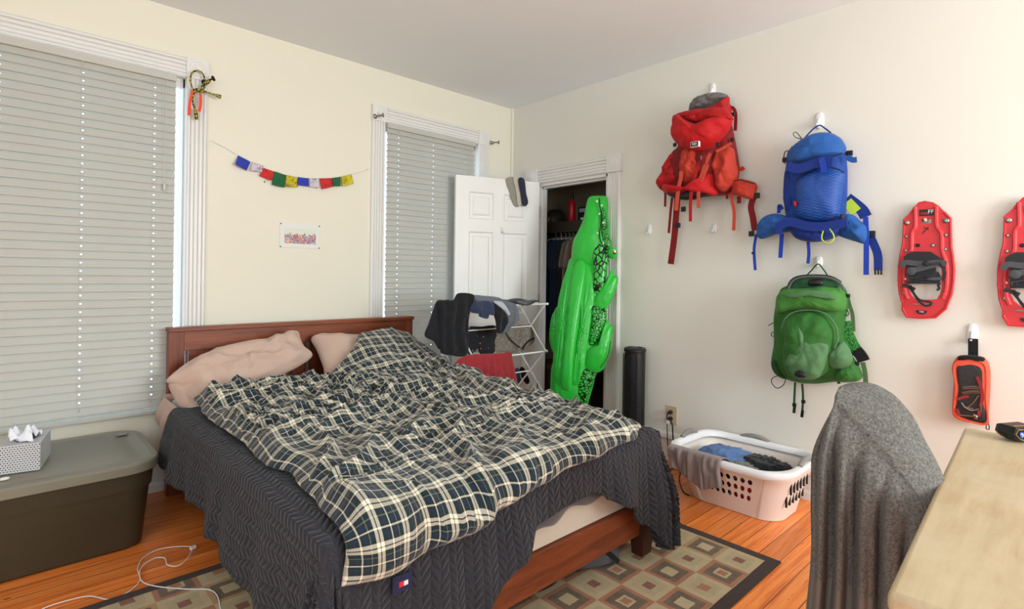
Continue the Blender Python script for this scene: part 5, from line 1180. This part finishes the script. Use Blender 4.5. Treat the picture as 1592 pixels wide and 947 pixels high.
garment('sock', [(600,664),(630,658),(638,700),(646,745),(630,766),(612,740),(604,700)], -.475, dnv, 'short navy sock on the lower rail of the rack, left of its mate', .01, 30, .002, 6, 'sock')
garment('sock', [(638,657),(662,650),(678,690),(702,745),(684,764),(660,735),(645,700)], -.475, blk, 'long dark sock on the lower rail of the rack, right of its mate', .01, 30, .002, 7, 'sock')
garment('hanging_shirt', [(100,208),(190,200),(225,155),(320,160),(330,195),(300,290),(292,390),(292,480),(290,556),(256,580),(180,572),(118,560),(104,520),(96,300)], -.825, blk, 'black shirt hanging over the left end of the rack', .018, 70, .008, 8)
garment('shirt_sleeve', [(84,206),(130,200),(170,205),(150,300),(120,400),(112,520),(90,525),(62,478),(2,440),(28,360),(55,280)], -.80, cloth('black_sleeve', (26, 27, 32), .2, .15), 'dark sleeve flap hanging off the left corner of the rack', .02, 30, .006, 9)
garment('grey_shirt', [(325,168),(400,172),(490,182),(540,205),(612,232),(634,330),(590,372),(545,420),(505,424),(485,370),(465,290),(400,230),(330,205)], -.80, hth, 'heather blue grey shirt hung over the top of the rack', .02, 45, .008, 10)
garment('navy_garment', [(318,225),(360,206),(420,205),(458,225),(472,262),(468,302),(430,300),(420,326),(370,312),(365,294),(318,285),(305,255)], -.835, dnv, 'bunched navy garment between the black and the grey shirt', .02, 50, .008, 11)
garment('black_cloth', [(458,235),(500,235),(540,290),(560,330),(548,372),(520,420),(486,420),(478,350),(462,290)], -.845, blk, 'narrow black cloth hanging in front of the grey shirt', .012, 40, .006, 12)
garment('pale_lining', [(462,212),(500,208),(530,222),(572,288),(560,302),(520,262)], -.86, cloth('pale_grey_cotton', (176, 176, 184), .05), 'pale grey folded cloth on top of the grey shirt', .008, 20, .002, 13)
for z_, ol in ((0, 0),):
    mb = MB()
    def drp(u, v):
        x = -1.06+.62*u; a = v; y = YN-.02+(YF-YN+.05)*a; zz = 1.045+.022*math.sin(u*14+v*4)*.5+.02*abs(noise.noise(Vector((u*6, v*3, 2))))
        return Vector((x, y, zz-(.05*(a-.85)/.15 if a > .85 else 0)))
    o = mb.grid(drp, 60, 20).build('folded_top', cloth('charcoal_cotton', (48, 50, 58), .15), None, solid=.01, angle=80); top(o, (-.75, -.6, 1.04)); tag(o, 'charcoal cloth spread flat over the top rails of the rack', 'clothes', 'laundry on the drying rack')

# ------------------------------------------------------------------ inflatable crocodile
CN = Vector((-.93, -.33, .14)).normalized(); CO = PX(950, 380, -.085)
def E_(pts, n=0): return [PP(855+a/5.573, 300+b/5.573, CO+CN*n, CN) for a, b in pts]
def F_(pts, n=0): return [PP(840+a/4.118, 450+b/4.118, CO+CN*n, CN) for a, b in pts]
def Q_(pts, n=0): return [PP(a, b, CO+CN*n, CN) for a, b in pts]
t = NT('green_vinyl'); co = t.coord(); t.col(lin(40, 188, 58)); t.set(.33, 0, .5); t.bump(t.noise(t.map(co, (1, 1, 2.5)), 26, 3), .25, .006); t.b.inputs['Coat Weight'].default_value = .05
t.b.inputs['Subsurface Weight'].default_value = .12; t.b.inputs['Subsurface Radius'].default_value = (.02, .05, .02); t.b.inputs['Subsurface Scale'].default_value = .3; M['croc'] = t.mat
def printed(name, sc, th, stretch=(1, 1, 1), dist=True):
    t = NT(name); co = t.coord(); vo = t.n('ShaderNodeTexVoronoi', feature='DISTANCE_TO_EDGE'); 
    wv = t.n('ShaderNodeVectorMath', operation='ADD'); nz = t.n('ShaderNodeTexNoise'); nz.inputs['Scale'].default_value = 14; t.l(co, nz.inputs['Vector'])
    sc_ = t.n('ShaderNodeVectorMath', operation='SCALE'); t.l(nz.outputs['Color'], sc_.inputs[0]); sc_.inputs['Scale'].default_value = .03; t.l(co, wv.inputs[0]); t.l(sc_.outputs[0], wv.inputs[1])
    t.l(t.map(wv.outputs[0], stretch), vo.inputs['Vector']); vo.inputs['Scale'].default_value = sc
    n2 = t.noise(co, 22, 2); f = t.m('LESS_THAN', vo.outputs['Distance'], t.m('MULTIPLY', n2, th)); t.col(t.mix(f, lin(56, 188, 70), lin(10, 34, 16))); t.set(.22, 0, .5); return t.mat
prA, prB = printed('croc_print_bold', 26, .20, (1, 1, .8)), printed('croc_print_scales', 44, .22)
croc = thing('inflatable_crocodile', 'bright green inflatable crocodile standing on its tail in the closet doorway', 'inflatable toy', (Q_([(880, 640)])[0].x, Q_([(880, 640)])[0].y, 0))
def cpuff(name, pts, mt, fr, back=.9, wr=.004, seed=0, folds=None, power=2.2, k=6, N=CN, par=croc, c=None): return puff(pts, N, fr, back, wr=wr, wsc=16, seed=seed, power=power, folds=folds, rings=16, k=k, c=c).build(name, mt, par, angle=80)
seamf = lambda q: .004*math.sin(q.z*150+4*noise.noise(q*9))
cpuff('tail_base', Q_([(862,560),(900,552),(926,560),(924,590),(916,620),(905,660),(896,720),(880,800),(862,800),(852,700),(851,640),(856,605)]), M['croc'], .085, seed=2, folds=seamf)
cpuff('belly', Q_([(889,400),(915,392),(943,410),(941,437),(938,480),(936,520),(928,570),(918,605),(900,622),(872,616),(860,595),(862,540),(865,490),(871,462),(875,440),(882,418)]), M['croc'], .085, seed=3, folds=seamf, power=3)
cpuff('belly_tube', Q_([(884,415),(893,412),(898,440),(892,500),(886,560),(882,600),(868,603),(862,580),(863,520),(868,470),(875,440)], .055), M['croc'], .05, seed=4, folds=seamf)
cpuff('belly_tube', Q_([(893,415),(905,404),(912,420),(907,470),(897,540),(889,602),(880,608),(873,598),(876,540),(884,470)], .075), M['croc'], .055, seed=5, power=2.6)
cpuff('belly_tube', Q_([(908,412),(920,420),(926,440),(924,490),(912,560),(903,605),(893,612),(889,600),(896,540),(906,470)], .055), M['croc'], .05, seed=6, folds=seamf)
cpuff('head', Q_([(917,307),(932,304.5),(944,308),(945.5,336),(947.5,359),(950,377),(948,397),(943,415),(925,426),(905,420),(893,416),(889,400),(892,376),(900,360),(908,341),(912,323)]), M['croc'], .095, seed=7)
cpuff('printed_flank', E_([(385,470),(430,430),(480,480),(522,520),(515,580),(492,640),(480,760),(450,860),(385,868),(378,780),(378,640),(372,540)], .062), prA, .035, .6, seed=8, power=3)
cpuff('printed_flank', F_([(330,95),(400,110),(425,140),(415,230),(372,330),(318,362),(322,280),(335,190)], .058), prB, .04, .6, seed=9, power=3)
cpuff('printed_tail', F_([(268,492),(355,530),(352,560),(318,650),(290,738),(232,690),(245,600)], .045), prB, .04, .6, seed=10, power=3)
cpuff('jaw_print', E_([(448,150),(470,130),(492,200),(505,330),(528,440),(505,500),(470,440),(452,330),(458,230)], .060), printed('croc_jaw_print', 60, .22), .030, .6, seed=11, power=3)
foldf = lambda q: .003*math.sin(q.z*190)
cpuff('foot', Q_([(884,417),(879,428),(874,445),(872,466),(876,480),(884,470),(888,440),(889,422)], -.01), M['croc'], .035, seed=12, folds=foldf)
cpuff('foot', F_([(106,115),(92,140),(78,165),(66,230),(60,310),(70,370),(90,412),(112,400),(122,280),(120,180)], -.01), M['croc'], .04, seed=13, folds=foldf)
cpuff('foot', Q_([(952,418),(955,428),(960,430),(960,440),(954,458),(948,472),(940,483),(928,487),(921,480),(922,468),(930,455),(940,440),(948,425)], .05), M['croc'], .04, seed=14)
cpuff('foot', F_([(430,195),(445,225),(463,232),(460,290),(452,380),(430,450),(400,515),(350,536),(300,515),(285,470),(292,410),(330,372),(380,350),(400,290),(415,230)], .05), M['croc'], .05, seed=15)
MB().tube(cr(F_([(450,330),(430,430),(385,500)], .095), 4, False), .003, 6).build('foot_print', M['black'], croc)
ec = E_([(543, 522)], .07)[0]; ey = MB().ell(ec, (.036, .036, .042), 20, 14).build('eye_bulge', M['croc'], croc)
e2 = E_([(556, 512)], .105)[0]; wh = MB().ell(e2, (.010, .015, .018), 16, 10).build('eye_white', M['white'], ey); MB().ell(e2+Vector((-.006, .001, .002)), (.007, .009, .010), 14, 8).build('iris', plain('eye_red', (200, 50, 40), .3), ey); MB().ell(e2+Vector((-.004, -.006, -.010)), (.010, .014, .006), 14, 8).build('pupil', M['black'], ey)
MB().tube(cr(E_([(428,45),(430,100),(440,160),(448,220),(436,300),(430,350),(434,400),(450,440),(462,475),(475,520)], .092), 5, False), [.004]*46, 8).build('mouth_line', M['black'], croc)
for (a, b, dx, dy) in ((410,72,-14,0),(446,108,14,-2),(430,182,-12,0),(460,258,14,-6),(414,350,-14,-8),(462,440,4,-24),(452,478,-4,20)):
    p0, p1 = E_([(a, b), (a+dx, b+dy)], .094); s_ = MB().loft([[p0+Vector((0, .7*math.cos(2*pi*i/8), .8*math.sin(2*pi*i/8)))*.011 for i in range(8)], [p1+Vector((0, .7*math.cos(2*pi*i/8), .8*math.sin(2*pi*i/8)))*.001 for i in range(8)]]); s_.build('tooth', M['white'], croc)

# ------------------------------------------------------------------ inside the closet
dw = plain('dark_closet_wood', (52, 44, 36), .6, var=.1)
shelf = thing('closet_shelf', 'dark shelf board across the closet above the hanging clothes', 'shelf', (.55, -.7, 1.70))
box('board', (.30, -1.498, 1.715), (.798, -.002, 1.737), dw, shelf); box('front_lip', (.285, -1.498, 1.64), (.302, -.002, 1.738), dw, shelf)
rod = MB().tube([(.45, -.003, 1.662), (.45, -1.497, 1.662)], .014, 12).build('closet_rod', M['darkmetal']); top(rod, (.45, -.75, 1.662)); tag(rod, 'dark hanging rod under the closet shelf', 'rod')
pb = PX(889, 343, .40); bot = thing('water_bottle', 'red metal water bottle with a black cap on the closet shelf', 'bottle', (pb.x, pb.y, 1.737))
MB().lathe((pb.x, pb.y, 1.737), [(.030, 0), (.033, .004), (.033, .165), (.028, .185), (.014, .202), (.013, .212)], 24).build('body', plain('red_enamel', (190, 30, 38), .3), bot)
MB().lathe((pb.x, pb.y, 1.737), [(.017, .210), (.017, .240), (.012, .244)], 18).build('cap', M['black'], bot); MB().tube([(pb.x, pb.y+.013*math.cos(a), 1.737+.25+.013*math.sin(a)) for a in [2*pi*i/16 for i in range(16)]], .003, 6, closed=True).build('carry_ring', M['black'], bot)
ph = PX(862, 343, .5); hel = thing('helmet', 'dark rounded helmet left of the red bottle on the closet shelf', 'helmet', (ph.x, ph.y, 1.737))
mb = MB(); mb.loft([[Vector((ph.x+.115*math.cos(2*pi*i/28)*r, ph.y+.10*math.sin(2*pi*i/28)*r-.012*h, 1.739+h*.15)) for i in range(28)] for h, r in ((0, .96), (.2, 1.0), (.45, .97), (.7, .82), (.88, .58), (.97, .3), (1, .06))]); mb.build('shell', plain('helmet_grey', (58, 56, 52), .4), hel)
for k in (-1, 1): MB().tube(cr([Vector((ph.x-.117, ph.y+.03*k, 1.76)), Vector((ph.x-.09, ph.y+.03*k, 1.83)), Vector((ph.x-.02, ph.y+.03*k, 1.885))], 5, False), .004, 6).build('vent_line', M['white'] if k < 0 else M['black'], hel)
pc = PX(908, 343, .42); bx_ = thing('device_box', 'dark box with a pale label beside the red bottle on the closet shelf', 'box', (pc.x, pc.y, 1.737))
box('stacked_book', (pc.x-.01, pc.y-.07, 1.738), (pc.x+.16, pc.y+.065, 1.80), plain('dark_cover', (36, 34, 34), .5), bx_); box('body', (pc.x+.0, pc.y-.075, 1.80), (pc.x+.15, pc.y+.072, 1.872), M['black'], bx_)
box('label', (pc.x-.002, pc.y-.02, 1.825), (pc.x, pc.y+.055, 1.858), plain('pale_label', (150, 160, 172), .5), bx_); box('label', (pc.x-.012, pc.y-.02, 1.755), (pc.x-.01, pc.y+.03, 1.775), M['white'], bx_)
oth = MB(); p0 = PX(875, 343, .36)
shirts = [(851, 'teal blue', (30, 72, 112), 0), (859, 'dark blue', (24, 52, 92), 0), (866, 'navy', (22, 30, 52), .02), (872, 'black', (26, 26, 32), .05), (878, 'grey brown', (132, 122, 108), .20), (885, 'light grey', (150, 144, 136), .24), (893, 'red', (180, 32, 40), .22), (900, 'slate blue', (60, 78, 110), .1), (908, 'charcoal', (46, 46, 50), .1), (918, 'dark green', (40, 62, 48), .1)]
for i, (px_, cn, rgb, sh) in enumerate(shirts):
    yy = PX(px_, 380, .33).y; zt = 1.60; hw = .205; a = math.radians(14); L0 = 1.60-.78+sh
    if sh > .15: L0 = .50
    f = lambda x, z_, n=0: Vector((.45+x*math.cos(a)+n*math.sin(a), yy+x*math.sin(a)*.8-n*math.cos(a), z_))
    h_ = thing('hanging_shirt', '%s shirt on a white hanger on the closet rod' % cn, 'clothes', f(0, zt-L0), 'clothes on the closet rod')
    ol = [f(0, zt-.03), f(-.07, zt), f(-.14, zt-.035), f(-hw, zt-.07), f(-hw-.06, zt-.25), f(-hw-.02, zt-.27), f(-hw+.015, zt-.2), f(-hw+.02, zt-L0), f(0, zt-L0-.01), f(hw-.02, zt-L0), f(hw-.015, zt-.2), f(hw+.02, zt-.27), f(hw+.06, zt-.25), f(hw, zt-.07), f(.14, zt-.035), f(.07, zt)]
    N_ = Vector((math.sin(a), -math.cos(a), 0)); puff(ol, N_, .013, .9, wr=.006, wsc=9, seed=i, power=5, folds=lambda q: .006*math.sin(q.x*60+i), rings=10, k=3, c=f(0, zt-L0*.5)).build('shirt', cloth(cn.replace(' ', '_')+'_cotton', rgb, .1, .2), h_, angle=80)
    hk_ = MB().tube(cr([f(.0, zt+.0), f(0, zt+.035), f(-.016, zt+.055), f(-.012, zt+.082), f(.004, zt+.09), f(.018, zt+.075)], 5, False), .0035, 6)
    hk_.tube([f(-.15, zt-.02), f(0, zt+.012), f(.15, zt-.02)], .0045, 6); hk_.build('hanger', M['white'], h_)
bxx = thing('storage_box', 'dark brown box on the closet floor behind the crocodile', 'box', (.45, -.5, 0))
box('body', (.18, -.80, 0), (.70, -.12, .42), plain('brown_card', (70, 52, 40), .7), bxx, bevel=.004); box('lid', (.17, -.81, .42), (.71, -.11, .46), plain('brown_lid', (82, 62, 48), .7), bxx, bevel=.004)
